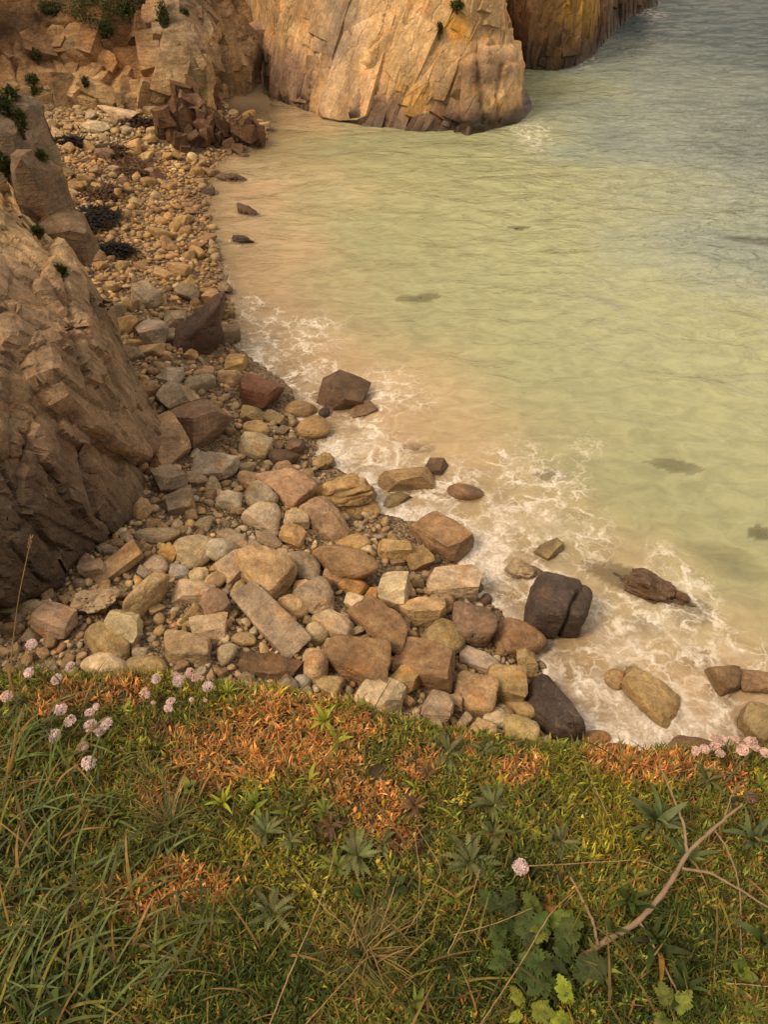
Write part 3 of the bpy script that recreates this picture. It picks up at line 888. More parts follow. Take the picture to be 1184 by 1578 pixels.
rows = [under] + [np.array(r) for r in rows] + [crest + (-.05, .35, -.05), crest + (-.3, .9, -1.2), crest * (1, 1, .3) + (-.5, 1.3, -1.0)]
G = interp_grid(rows, 120, 110, 1)
Nn = grid_normals(G)
if (Nn[36, 60] @ np.array([0.3, -1, .4])) < 0: Nn = -Nn
P = G.reshape(-1, 3); Nf = Nn.reshape(-1, 3)
px, py = project(P)
def _near(x, y):
    return P[np.argmin((px - x) ** 2 + (py - y) ** 2 + 1e6 * (np.arange(len(P)) > len(P) * .62))]
FR = frame(_near(200, 712) - _near(45, 592), Nn[35:60, 60:100].reshape(-1, 3).mean(0))
M_CLIFF = rock_material('cliff_stone', 'col', 1.0, .9, FR)
Q = P @ FR.T
wq = Q + .07 * np.stack([fbm(P * 1.2, 2, k) for k in (1, 2, 3)], 1)
f1, j1, R1 = facets(wq / (2.0, .62, 1.2), 21, .34)
f2_, j2, R2 = facets(wq / (.85, .26, .5) + 7, 22, .6)
f3, j3, R3 = facets(wq / (.22, .10, .16) + 3, 23, .6)
brk = sstep(-.15, .45, fbm(P * .8, 3, 44) + .25 * (R1[:, 2] - .5))
p1 = poly(wq / (2.6, 1.1, 1.5), 24, .9, .18); p2 = poly(wq / (.8, .36, .5) + 9, 25, 1.0, .2); p3 = poly(wq / (.25, .13, .18) + 4, 26, 1.0, .25)
disp = -.33 + .05 * p1 + .045 * p2 + .025 * p3
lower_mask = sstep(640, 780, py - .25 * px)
bedding = np.abs(np.mod(Q[:, 1] * 5.5 + .8 * fbm(P * 1.1, 3, 41), 1) - .5) * 2
ck = line_px(px, py, [(-60, 545), (40, 595), (85, 640), (130, 672), (180, 700), (222, 724)])
onck = sstep(-80, -20, px) * sstep(260, 225, px)
soff = onck * (.14 * sstep(6, -6, ck) * sstep(-130, -30, ck) - .24 * sstep(-2, 6, ck) * sstep(40, 22, ck))
disp += np.minimum(soff, 0)
def crack(px, py, pts, w_, d_, step=0.0, ext=60):
    dd = line_px(px, py, pts)
    end = np.minimum(np.hypot(px - pts[0][0], py - pts[0][1]), np.hypot(px - pts[-1][0], py - pts[-1][1]))
    (x0, y0), (x1, y1) = pts[0], pts[-1]
    al = ((px - x0) * (x1 - x0) + (py - y0) * (y1 - y0)) / ((x1 - x0) ** 2 + (y1 - y0) ** 2)
    on = sstep(-.04, .05, al) * sstep(1.04, .95, al)
    return on * (-d_ * np.clip(1 - np.abs(dd) / w_, 0, 1) + step * sstep(w_ * .4, -w_ * .4, dd) * sstep(-ext, -ext * .4, dd))
V = P + Nf * disp[:, None]
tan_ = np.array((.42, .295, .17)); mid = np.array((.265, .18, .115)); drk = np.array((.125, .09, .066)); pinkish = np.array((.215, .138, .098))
m_up = sstep(60, -40, line_px(px, py, [(-60, 360), (0, 400), (80, 430), (150, 440)]) + 40 * fbm(P * 1.2, 3, 31))  # tan upper strip of rock, its lit look painted into the colour
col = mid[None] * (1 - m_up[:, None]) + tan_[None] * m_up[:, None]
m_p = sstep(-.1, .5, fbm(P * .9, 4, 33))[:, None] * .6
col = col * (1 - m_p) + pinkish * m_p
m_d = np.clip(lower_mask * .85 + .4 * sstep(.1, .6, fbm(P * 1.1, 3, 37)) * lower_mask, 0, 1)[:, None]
col = col * (1 - m_d) + drk * m_d  # dark lower rock, with the shade at the cliff foot painted in
col *= (.9 + .2 * R1[:, :1])
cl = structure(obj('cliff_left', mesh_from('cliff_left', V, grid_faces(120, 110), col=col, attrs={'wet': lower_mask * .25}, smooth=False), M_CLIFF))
gi = np.repeat(np.arange(120), 110)
vis_ = (px > -160) & (px < 260) & (py < 1000) & (py > 200) & (gi > 7) & (gi < 69)
front = np.where((gi > 4) & (gi < 75))[0]
kdp = KDTree(len(front))
for i_, k_ in enumerate(front): kdp.insert((px[k_], py[k_], 0), int(k_))
kdp.balance()
kdw = KDTree(len(front))
for i_, k_ in enumerate(front): kdw.insert(P[k_], int(k_))
kdw.balance()
CRACKS = (([(44, 548), (102, 588), (140, 618), (180, 640)], 4, .07, .05), ([(-40, 310), (20, 370), (67, 415), (120, 500), (160, 560)], 4, .07, .06), ([(93, 411), (107, 469), (115, 522), (135, 600)], 4, .08, .05),
          ([(0, 455), (40, 491), (89, 517), (130, 522)], 4, .08, .07), ([(120, 677), (138, 770), (151, 806)], 5, .10, .05), ([(60, 700), (95, 760), (150, 820)], 4, .08, .06), ([(0, 720), (40, 790), (90, 860)], 4, .09, .07),
          ([(150, 470), (165, 560), (190, 640)], 4, .06, .04), ([(10, 300), (40, 345), (75, 385)], 3.5, .05, .03), ([(30, 660), (70, 720), (120, 800)], 4, .08, .06), ([(20, 780), (70, 835), (110, 850)], 4, .08, .06), ([(10, 830), (50, 880), (70, 900)], 4, .08, .06),
          ([(0, 540), (30, 560), (60, 552)], 3.5, .06, .05), ([(60, 600), (110, 650), (170, 690)], 3.5, .05, .03), ([(120, 560), (160, 620), (205, 690)], 3.5, .05, .04))
# the big joint-bounded faces of the cliff, outlined along its cracks: outline, how far proud, tone
FACES = [([(0, 40), (70, 60), (150, 180), (200, 260), (170, 340), (90, 220), (0, 150)], .06, 1.12), ([(0, 150), (90, 225), (170, 345), (120, 440), (60, 400), (0, 330)], .0, .95), ([(200, 262), (250, 270), (330, 380), (370, 470), (330, 480), (260, 400), (195, 345)], .02, .82),
         ([(172, 350), (196, 345), (250, 400), (270, 540), (250, 600), (180, 505), (122, 442)], .08, 1.0), ([(0, 332), (60, 402), (120, 448), (180, 508), (100, 522), (0, 490)], .0, 1.05), ([(0, 492), (100, 526), (180, 510), (200, 590), (92, 638), (0, 608)], .05, 1.12),
         ([(200, 592), (250, 602), (275, 545), (330, 740), (300, 762), (210, 684), (96, 642)], .10, 1.0), ([(272, 540), (330, 482), (372, 472), (430, 620), (480, 760), (500, 900), (472, 920), (380, 782), (332, 740)], .10, .88), ([(96, 648), (210, 692), (300, 770), (380, 790), (470, 924), (470, 1020), (330, 936), (200, 838), (90, 750)], .14, .92),
         ([(0, 612), (84, 642), (85, 750), (80, 900), (40, 1000), (0, 1000)], .0, .95), ([(92, 768), (200, 856), (280, 925), (270, 960), (300, 1080), (200, 1000), (100, 900)], -.10, .95), ([(284, 936), (480, 1056), (530, 1110), (480, 1180), (400, 1080), (300, 1010)], -.06, .95),
         ([(100, 910), (200, 1006), (300, 1090), (320, 1200), (240, 1152), (98, 1030)], -.02, .85), ([(62, 1034), (240, 1160), (350, 1270), (280, 1330), (200, 1390), (60, 1220)], .04, .8), ([(0, 1008), (50, 1010), (62, 1222), (0, 1300)], .0, .75), ([(60, 1232), (198, 1392), (180, 1420), (60, 1460), (0, 1500), (0, 1304)], .05, .8),
         ([(302, 1018), (400, 1086), (470, 1188), (390, 1250), (324, 1200), (302, 1082)], .0, .95), ([(-240, -60), (0, 30), (0, 330), (-200, 250)], .0, .95), ([(-240, 250), (0, 332), (0, 608), (-220, 640)], .03, .9), ([(-240, 650), (0, 612), (0, 1000), (-240, 1050)], .0, .85), ([(-240, 1060), (0, 1008), (0, 1500), (-240, 1560)], .04, .75)]
for fi, (outline, proud, tone_) in enumerate(FACES):
    rr = np.random.default_rng(4000 + fi)
    px_o = np.array([(x_ / 2.253, 260 + y_ / 2.253) for x_, y_ in outline])
    pts_ = []
    for q0, q1 in zip(px_o, np.roll(px_o, -1, 0)):          # edges kept a little uneven
        for t_ in (0, .34, .67):
            pts_.append(q0 * (1 - t_) + q1 * t_ + (rr.normal(0, 1.6, 2) if t_ else 0))
    ks = [kdp.find((a_, b_, 0))[1] for a_, b_ in pts_]
    Wv = P[ks]; cen = Wv.mean(0); nav = Nf[ks].mean(0); nav /= np.linalg.norm(nav)
    u_, s_, vt = np.linalg.svd(Wv - cen); npl = vt[2] * np.sign(vt[2] @ nav)
    npl = npl * .75 + nav * .25; npl /= np.linalg.norm(npl)
    dist_ = (Wv - cen) @ npl
    pr_ = proud * 1.5 + rr.normal(0, .02)
    tl_ = rr.normal(0, .035, 2); e1_ = vt[0]; e2_ = np.cross(npl, e1_)
    flat_ = Wv - np.outer(dist_ * .9, npl) + npl * pr_ + np.outer((Wv - cen) @ e1_ * tl_[0] + (Wv - cen) @ e2_ * tl_[1], npl)
    flat_ = cen + npl * pr_ + (flat_ - cen - npl * pr_) * (1 - .03 / max(.3, float(s_[1]) / 3))
    bm = bmesh.new()
    top_ = [bm.verts.new(v_) for v_ in flat_]; low_ = [bm.verts.new(v_) for v_ in (flat_ - npl * (.42 + max(proud, 0)))]
    n_ = len(top_)
    bm.faces.new(top_); bm.faces.new(low_[::-1])
    for a_ in range(n_): bm.faces.new([top_[a_], low_[a_], low_[(a_ + 1) % n_], top_[(a_ + 1) % n_]])
    bmesh.ops.recalc_face_normals(bm, faces=bm.faces[:])
    bmesh.ops.bevel(bm, geom=[e_ for e_ in bm.edges if e_.verts[0] in top_ and e_.verts[1] in top_], offset=.022, segments=2, profile=.6, affect='EDGES', clamp_overlap=True)
    bmesh.ops.triangulate(bm, faces=bm.faces[:])
    for _ in range(6):
        long_ = [e_ for e_ in bm.edges if e_.calc_length() > .06]
        if not long_: break
        bmesh.ops.subdivide_edges(bm, edges=long_, cuts=1)
        bmesh.ops.triangulate(bm, faces=[f_ for f_ in bm.faces if len(f_.verts) > 3])
    bm.normal_update(); bm.verts.index_update()
    V = np.array([v_.co for v_ in bm.verts]); N3 = np.array([v_.normal for v_ in bm.verts]); Fc = np.array([[v_.index for v_ in f_.verts] for f_ in bm.faces]); bm.free()
    Ql = V @ FR.T
    V = V + N3 * (.045 * poly(Ql / (1.5, .5, .8) + fi * 3, 60, 1.1, .15) + .024 * poly(Ql / (.4, .12, .25) + fi, 61, 1.1, .2) + .008 * fbm(V * 6, 3, 62))[:, None]
    vx, vy = project(V)
    cut = np.zeros(len(V))
    for pts_c, w_, d_, st in CRACKS: cut += crack(vx, vy, pts_c, w_, d_, st * .5, 40)
    V = V + N3 * (cut * (N3 @ npl > .5))[:, None]
    kk = [kdw.find(v_)[1] for v_ in V]
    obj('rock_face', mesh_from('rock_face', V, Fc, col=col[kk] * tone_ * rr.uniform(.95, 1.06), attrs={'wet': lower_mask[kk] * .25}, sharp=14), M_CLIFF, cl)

# --- far headland, a leaning slab of pale rock above the bay
def at_wall(px, z): pass
def headland(name, cols, zs, nr, nc, FRm, sc, seed, colour, amp=1.0, rough=lambda px: 0, slabs=()):
    rows = []
    for z in zs:
        row = []
        for (px, py, lx, ly) in cols:
            b = at_z(px, py, 0)
            row.append(b + np.array([lx * z, ly * z, z]))
        rows.append(row)
    G = interp_grid(rows, nr, nc, 2)
    Nn = grid_normals(G)
    if (Nn[nr // 3, nc // 3] @ np.array([.2, -1, .3])) < 0: Nn = -Nn
    P = G.reshape(-1, 3); Nf = Nn.reshape(-1, 3)
    Q = P @ FRm.T
    wq = Q + .2 * np.stack([fbm(P * .5, 2, seed + k) for k in (1, 2, 3)], 1)
    extra = 0
    f1, j1, R1 = facets(wq / (np.array((6.5, 3.2, 5.0)) * sc), seed, .30, .05)
    f2_, j2, R2 = facets(wq / (np.array((2.2, .8, 1.4)) * sc) + 5, seed + 1, .5, .10)
    f3, j3, R3 = facets(wq / (np.array((.8, .32, .5)) * sc) + 2, seed + 2, .6, .2)
    px, py = project(P)
    near_base = sstep(3.0, .3, P[:, 2])
    brk = np.clip(.8 * sstep(.0, .45, fbm(P * .35, 3, seed + 9)) + .8 * near_base + rough(px), 0, 1)
    p1 = poly(wq / (np.array((5.5, 2.4, 3.5)) * sc), seed + 30, .9, .18); p2 = poly(wq / (np.array((1.8, .8, 1.2)) * sc), seed + 31, 1.0, .2); p3 = poly(wq / (np.array((.7, .35, .5)) * sc), seed + 32, 1.0, .25)
    disp = amp * (-.50 + .12 * p1 + .10 * p2 + .05 * p3)
    col, wet, extra = colour(P, px, py, R1, R2, R3)
    V = P + Nf * (disp + extra)[:, None]
    hd_ = structure(obj(name, mesh_from(name, V, grid_faces(nr, nc), col=col, attrs={'wet': wet}, smooth=False), M_HEAD))
    vis_ = (px > 250) & (px < 1040) & (py < 260) & (py > -60) & (P[:, 2] > -.3)
    for m_, sz_, tr_, tl_ in slabs:
        slab_cover(hd_, P, Nf, vis_ & m_(px, py, P), FRm, tr_, sz_, seed + len(hd_.children), lambda k: (col[k], wet[k]), M_HEAD, lambda k: .4 * extra[k] - .08, tl_, 1.0, .46, 6)
    return hd_
def head_col(P, px, py, R1, R2, R3):
    peach = np.array((.52, .35, .19)); brn = np.array((.20, .125, .095)); gry = np.array((.31, .25, .20)); lich = np.array((.55, .30, .05)); rust = np.array((.46, .265, .12))
    n = fbm(P * .45, 4, 61); n2 = fbm(P * 1.2, 4, 62)
    col = np.repeat(peach[None], len(P), 0)
    def put(m, c):
        nonlocal col
        col = col * (1 - m[:, None]) + c * m[:, None]
    put(.55 * sstep(0, .5, n2), rust)
    put(np.clip(blob(px + 30 * n, py + 30 * n, 525, 50, 40, 70), 0, 1) * .8, gry)
    put(np.clip(blob(px + 40 * n2, py + 25 * n, 415, 110, 60, 45), 0, 1) * .8, brn)
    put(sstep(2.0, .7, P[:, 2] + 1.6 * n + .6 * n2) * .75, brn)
    put(blob(px + 25 * n2, py + 25 * n, 745, 110, 38, 28) * .6, brn)
    put(blob(px + 16 * n2, py + 16 * n2, 702, 45, 16, 24) * .9, lich)
    put(blob(px + 16 * n2, py + 16 * n2, 640, 140, 30, 12) * .5, lich)
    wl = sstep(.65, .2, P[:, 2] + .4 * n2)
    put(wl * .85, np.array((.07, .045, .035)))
    col *= (.86 + .28 * R1[:, :1]) * (.88 + .24 * R2[:, 1:2]) * (.93 + .14 * R3[:, 2:3])
    extra = np.zeros(len(P))
    for pts, w_, d_, st in (([(596, -40), (588, 0), (580, 46), (561, 78), (535, 106), (537, 185)], 4, .55, .25), ([(488, 20), (485, 51), (480, 84), (468, 118), (447, 150)], 3.5, .4, .15), ([(680, -10), (658, 55), (645, 84), (616, 139), (599, 180)], 3.5, .4, .18),
                        ([(700, -20), (687, 25), (670, 105), (664, 160), (670, 200)], 3.5, .45, -.15), ([(702, 90), (703, 200)], 5, .9, .2), ([(522, 30), (518, 59), (506, 118)], 3, .25, .08), ([(640, -20), (616, 17), (590, 60), (556, 95)], 3, .3, .12), ([(440, -10), (430, 40), (400, 90)], 3, .2, .1),
                        ([(545, 0), (530, 40), (520, 70)], 3, .2, .06), ([(625, 60), (600, 110), (575, 150)], 3, .25, .08), ([(735, 60), (728, 120), (735, 190)], 3.5, .35, .12), ([(765, 100), (752, 150), (760, 190)], 3.5, .35, .12)):
        extra += crack(px, py, pts, w_, d_, st, 40)
    extra += .5 * sstep(-4, 8, line_px(px, py, [(705, 210), (705, 140), (715, 90), (740, 70), (800, 60)])) * sstep(690, 720, px) * sstep(3.2, 2.2, P[:, 2])
    return col, sstep(.8, .1, P[:, 2]) * .8, extra
ZS = [-.8, -.2, .6, 1.5, 2.8, 4.5, 6, 7.5]
HC = [(250, 40, -.25, .5), (335, 78, -.25, .55), (388, 116, -.22, .55), (440, 160, -.14, .55), (530, 188, -.05, .5), (640, 203, .0, .42), (720, 201, .0, .32),
      (785, 188, -.12, .25), (803, 165, -.30, .15), (796, 140, -.35, .1), (780, 105, -.1, .1), (772, 60, -.1, .1)]
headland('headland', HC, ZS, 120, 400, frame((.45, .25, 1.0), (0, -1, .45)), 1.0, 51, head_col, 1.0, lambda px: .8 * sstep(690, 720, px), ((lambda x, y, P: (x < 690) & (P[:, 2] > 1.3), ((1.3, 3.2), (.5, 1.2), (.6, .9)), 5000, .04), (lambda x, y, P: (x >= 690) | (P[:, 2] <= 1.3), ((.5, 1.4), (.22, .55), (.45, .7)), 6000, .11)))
def head2_col(P, px, py, R1, R2, R3):
    n2 = fbm(P * .7, 4, 72)
    col = np.repeat(np.array((.23, .13, .065))[None], len(P), 0)
    m = (blob(px + 20 * n2, py, 895, 20, 22, 45) * .9 + .35 * sstep(.1, .5, n2))[:, None]
    col = col * (1 - np.clip(m, 0, 1)) + np.array((.46, .26, .06)) * np.clip(m, 0, 1)
    d = (sstep(2.2, .5, P[:, 2] + 1.3 * n2))[:, None] * .85
    col = col * (1 - d) + np.array((.055, .04, .03)) * d
    col *= (.7 + .6 * R1[:, :1]) * (.75 + .5 * R2[:, 1:2])
    return col, sstep(1., .1, P[:, 2]) * .6, .5 * (R1[:, 3] - .5) * sstep(0, 2, P[:, 2])
HC2 = [(730, 55, -.05, .05), (770, 95, -.05, .05), (800, 106, -.02, .06), (850, 108, 0, .1), (885, 103, 0, .12), (912, 88, -.05, .1), (930, 66, -.12, .1), (950, 46, -.15, .1), (975, 24, -.22, .1), (1003, 12, -.3, .05), (1015, 6, -.5, 0), (1000, -8, -.4, 0), (940, -20, -.3, 0)]
headland('headland_beyond', HC2, ZS, 90, 300, frame((.12, .1, 1.0), (0, -1, .2)), 1.0, 81, head2_col, 1.0, lambda px: .9, ((lambda x, y, P: P[:, 2] > -9, ((.9, 2.6), (.28, .7), (.5, .9)), 5000, .09),))

# --- soil and rock bank at the back of the pebble beach
def bank_col(P, px, py, R1, R2, R3):
    n = fbm(P * .5, 4, 91); n2 = fbm(P * 1.4, 4, 92)
    rock = np.array((.29, .21, .135)); soil = np.array((.22, .115, .052)); osoil = np.array((.34, .155, .058)); dark = np.array((.09, .05, .026)); pale = np.array((.37, .26, .145))
    col = np.repeat(soil[None], len(P), 0)
    def put(m, c):
        nonlocal col
        m = np.clip(m, 0, 1)[:, None]
        col = col * (1 - m) + c * m
    put(blob(px + 20 * n, py + 20 * n, 190, 95, 50, 40), osoil)
    put(blob(px, py, 25, 60, 40, 40) * .8 + blob(px, py, 60, 10, 60, 25) * .7, dark)
    put(blob(px + 25 * n, py + 25 * n2, 285, 60, 70, 70), rock)
    put(blob(px + 20 * n, py + 15 * n2, 120, 75, 50, 22) * .6 * sstep(-.1, .2, n2), pale)
    put(sstep(1.9, 1.0, P[:, 2] + .6 * n2 - .9) * .7, pale)
    put(blob(px, py, 345, 50, 40, 70) * .8, np.array((.37, .255, .15)))
    col *= (.75 + .5 * R1[:, :1]) * (.8 + .4 * R2[:, 1:2])
    extra = .9 * blob(px + 20 * n, py, 275, 60, 55, 80) - .6 * blob(px, py, 190, 95, 45, 40) + .4 * blob(px, py, 120, 80, 50, 20) - 1.2 * blob(px, py, 335, 60, 14, 60)
    return col, np.zeros(len(P)), extra
bz = 1.7
def bank_pts(px, py):
    d = ray(px, py); p = CAM + d * ((bz - CAM[2]) / d[2]); return p
BC_px = [(-120, 235), (-30, 180), (40, 152), (110, 136), (180, 140), (240, 134), (300, 128), (340, 100), (372, 84), (400, 70)]
rows = []
for z, ln in ((-1.5, -.3), (0, 0), (.5, .9), (1.2, 1.9), (2.2, 3.1), (3.5, 4.6), (5.5, 6.8), (7, 9.5)):
    rows.append([bank_pts(x, y) + np.array([-.35 * ln, .8 * ln, z]) for x, y in BC_px])
_G = rows
def bank():
    nr, nc, seed = 150, 260, 95
    G = interp_grid(rows, nr, nc, 2); Nn = grid_normals(G)
    if (Nn[nr // 3, nc // 2] @ np.array([.2, -1, .3])) < 0: Nn = -Nn
    P = G.reshape(-1, 3); Nf = Nn.reshape(-1, 3); px, py = project(P)
    wq = P + .3 * np.stack([fbm(P * .6, 3, seed + k) for k in (1, 2, 3)], 1)
    f1, j1, R1 = facets(wq / (1.6, 1.6, 1.3), seed, .5); f2_, j2, R2 = facets(wq / .55 + 5, seed + 1, .6); f3, j3, R3 = facets(wq / .2, seed + 2, .6)
    col, wet, extra = bank_col(P, px, py, R1, R2, R3)
    d = -.2 + .4 * poly(wq / 2.0, seed + 40) + .22 * poly(wq / .7, seed + 41) + .09 * poly(wq / .28, seed + 42) 
    structure(obj('bank', mesh_from('bank', P + Nf * (d + extra)[:, None], grid_faces(nr, nc), col=col, attrs={'wet': wet}, smooth=False), M_BANK))
    bk = [o_ for o_ in COL.objects if o_.name == 'bank'][0]
    rocky = (blob(px, py, 285, 60, 75, 90) > .4) | (blob(px, py, 120, 80, 60, 26) > .4) | (blob(px, py, 30, 100, 40, 30) > .5) | (P[:, 2] < 2.6)
    vis_ = (px > -60) & (px < 380) & (py > -50) & (py < 240)
    slab_cover(bk, P, Nf, vis_ & rocky, frame((.2, .2, 1), (0, -1, .5)), 1500, ((.3, 1.1), (.25, .7), (.3, .5)), 97, lambda k: (col[k] * 1.1, 0.0), M_BANK, lambda k: extra[k] * .9, .2, .7, .55, 8)
bank()

# ------------------------------------------------------------------ cobbles and shingle
def in_cliff(x, y):
    q = np.array([[x, y, .6]]); a, b = project(q)
    a, b = a[0], b[0]
    edge = np.interp(b, [345, 440, 530, 620, 690, 760, 838, 890, 968], [60, 140, 185, 222, 222, 232, 158, 88, 0])
    return a < edge and b > 345 and b < 968
def occupied(x, y, r, slack):
    for (ox, oy, a, b, yaw) in OCC_NEAR:
        dx, dy = x - ox, y - oy
        if abs(dx) > a + b + r or abs(dy) > a + b + r: continue
        c, s = math.cos(yaw), math.sin(yaw)
        u = (dx * c + dy * s) / (a + r * slack); v = (-dx * s + dy * c) / (b + r * slack)
        if u * u + v * v < 1: return True
    return False
OCC_NEAR = list(OCC)
cellsz = .3
hashg = {}
def clash(x, y, r, f=.86):
    k = int(2 * .3 / cellsz) + 1
    i, j = int(x // cellsz), int(y // cellsz)
    for a in range(i - k, i + k + 1):
        for b in range(j - k, j + k + 1):
            for (ox, oy, rr) in hashg.get((a, b), ()):
                if (x - ox) ** 2 + (y - oy) ** 2 < ((r + rr) * f) ** 2: return True
    return False
poly_b = [(-60, 168), (20, 150), (110, 130), (240, 128), (340, 92), (385, 105), (405, 150), (415, 235), (330, 240), (325, 300), (330, 380), (352, 450), (356, 530), (400, 570), (450, 625), (484, 680), (478, 705),
          (575, 750), (600, 800), (740, 880), (770, 930), (840, 1000), (890, 1070), (915, 1160), (930, 1260), (-80, 1260), (-80, 168)]
PB = np.array([at_z(x, y, .4)[:2] for x, y in poly_b])
lo, hi = PB.min(0), PB.max(0)
STONES = []
def throw(n, r0, r1, slack, power=1.6, f=.86, rej=True, ymin=0):
    p = rng.uniform(lo, hi, (n, 2)); r = r0 + (r1 - r0) * rng.random(n) ** power
    ok = inside(p, PB)
    p, r = p[ok], r[ok]
    d = shore(p)
    px_, py_ = project(np.c_[p, np.full(len(p), .6)])
    edge = np.interp(py_, [345, 440, 530, 620, 690, 760, 838, 890, 968], [60, 140, 185, 215, 215, 225, 150, 80, -10])
    keep = ~((px_ < edge) & (py_ > 345) & (py_ < 968)) & (d > -.25) & ~((px_ > 350) & (py_ < 165)) & (p[:, 1] > ymin)
    for (x, y), rr in zip(p[keep], r[keep]):
        if rej and (occupied(x, y, rr, slack) or clash(x, y, rr, f)): continue
        hashg.setdefault((int(x // cellsz), int(y // cellsz)), []).append((x, y, rr))
        STONES.append((x, y, rr))
throw(1400, .17, .31, .6, 1.6, .85, ymin=11.5)
throw(500, .15, .24, .6, 2.0, .80)
throw(5000, .095, .15, .55, 1.8, .82)
n_big = len(STONES)
throw(34000, .055, .10, .36, 1.2, .77)
throw(52000, .028, .055, .3, 1.0, .82)
S = np.array(STONES)
gs = ground(S[:, :2])
dep = (np.c_[S[:, :2], gs] - CAM) @ FWD
px_, py_ = project(np.c_[S[:, :2], gs])
vis = (px_ > -20) & (px_ < 1200) & (py_ < 1100 + .08 * px_) & (py_ > 60)
app = np.where(vis, S[:, 2] / dep, 0)
order = np.argsort(-app)
top = set(order[:300].tolist())
PAL = [('tan', .30), ('cream', .24), ('gray', .13), ('ochre', .12), ('pink', .10), ('lgray', .06), ('purple', .03), ('brown', .02)]
pn = [p[0] for p in PAL]; pw = np.array([p[1] for p in PAL]); pw /= pw.sum()
def zone_mix(x, y, py):
    w = pw.copy()
    if py < 230: w = w * [1, 2.2, .6, .4, .5, 1, .3, .3]
    elif py < 420: w = w * [1.4, .5, .5, 2.4, 1.8, .2, 2.5, 4]
    elif py < 640: w = w * [1.4, .6, .9, 1.6, 1.5, .4, 2.0, 2.5]
    return w / w.sum()
words = dict(tan='tan', cream='cream', gray='grey brown', ochre='golden ochre', pink='pinkish', lgray='pale grey', purple='purple brown', brown='dark brown')
import re
NAMED = []
for o_ in COL.objects:
    if o_.parent is None and o_.get('category') in ('rock', 'rock ledge') and ground(np.array(o_.location)[None])[0] > -.1:
        short = re.split(r' (?:at|in|beside|with|between|above|below|leaning|standing|half|tucked|near|touching|among|behind|resting|crossed|by|marked|split|wedged|tilted|lying|left|on|across|from|under|peeping|dipping|running|ringed|awash) ', o_['label'])[0]
        NAMED.append((o_.location.x, o_.location.y, short))
CMESH = {}
for k in range(18):
    shp = ('ang', 'sub', 'ang', 'sub', 'round', 'block')[k % 6]
    V, Fc = rock_verts(900 + k, shp, 4, (1, rng.uniform(.62, .9), rng.uniform(.45, .75)))
    CMESH[k] = (mesh_from('cobble', V, Fc), shp)
LV = {n: [rock_verts(1200 + k * 7 + n, ('ang', 'sub', 'ang', 'sub', 'round', 'ang', 'block', 'ang')[k % 8], n, (1, .6 + .04 * k, .42 + .04 * k)) for k in range(8)] for n in (2, 3)}
SV, SF, SC, so_ = [], [], [], 0
for i in range(len(S)):
    x, y, r = S[i]; z = gs[i]
    cn = str(rng.choice(pn, p=zone_mix(x, y, py_[i])))
    wet = float(np.clip(.5 - (z - .05) * 4, 0, .5))
    cc = np.array(C[cn]) * (1 + rng.normal(0, .13)) * (1 + rng.normal(0, .02, 3))
    if y > 14: cc = cc * (1 - np.array((.03, .09, .18)) * np.clip((y - 14) / 4, 0, 1)) * (.95 if y < 27 else 1.05)
    if i in top:
        k = int(rng.integers(18))
        if r > .155 and k % 6 == 4: k -= 2
        me, shp = CMESH[k]
        o = obj('cobble', me, M_ROCK, None, (x, y, z + r * .30), (rng.normal(0, .25), rng.normal(0, .25), rng.uniform(0, 6.28)), (r * 1.18,) * 3, (*np.clip(cc, .02, .6), 1 - wet))
        nb = min(NAMED, key=lambda t: (t[0] - x) ** 2 + (t[1] - y) ** 2)
        zone = 'far up the narrow beach' if py_[i] < 480 else ('on the stony beach beside the cliff foot' if px_[i] < 330 else 'packed between the big boulders')
        form = {'round': 'rounded', 'sub': 'blunt', 'ang': 'angular', 'block': 'squarish'}[shp]
        size = 'small' if r < .115 else ('middling' if r < .16 else 'large')
        tag(o, ' '.join(f'{size} {words[cn]} {form} cobble next to the {nb[2]}'.split()[:16]), 'cobble', 'cobbles on the beach')
    else:
        a = r / dep[i] * F
        V, Fc = LV[3 if a > 9 else 2][int(rng.integers(8))]
        e = Matrix.Rotation(rng.uniform(0, 6.28), 3, 'Z') @ Matrix.Rotation(rng.normal(0, .3), 3, 'X') @ Matrix.Rotation(rng.normal(0, .3), 3, 'Y')
        V = (V * (r * 1.2)) @ np.array(e).T + (x, y, z + r * rng.uniform(.1, .45))
        SV.append(V); SF.append(Fc + so_); so_ += len(V)
        SC.append(np.repeat(np.r_[np.clip(cc, .02, .6), wet][None], len(V), 0))
SV, SF, SC = np.vstack(SV), np.vstack(SF), np.vstack(SC)
sh = obj('shingle', mesh_from('shingle', SV, SF, col=SC[:, :3], attrs={'wet': SC[:, 3]}), M_PEB)
tag(sh, 'mixed tan and grey pebbles covering the beach between the boulders', 'pebbles', None, 'stuff')

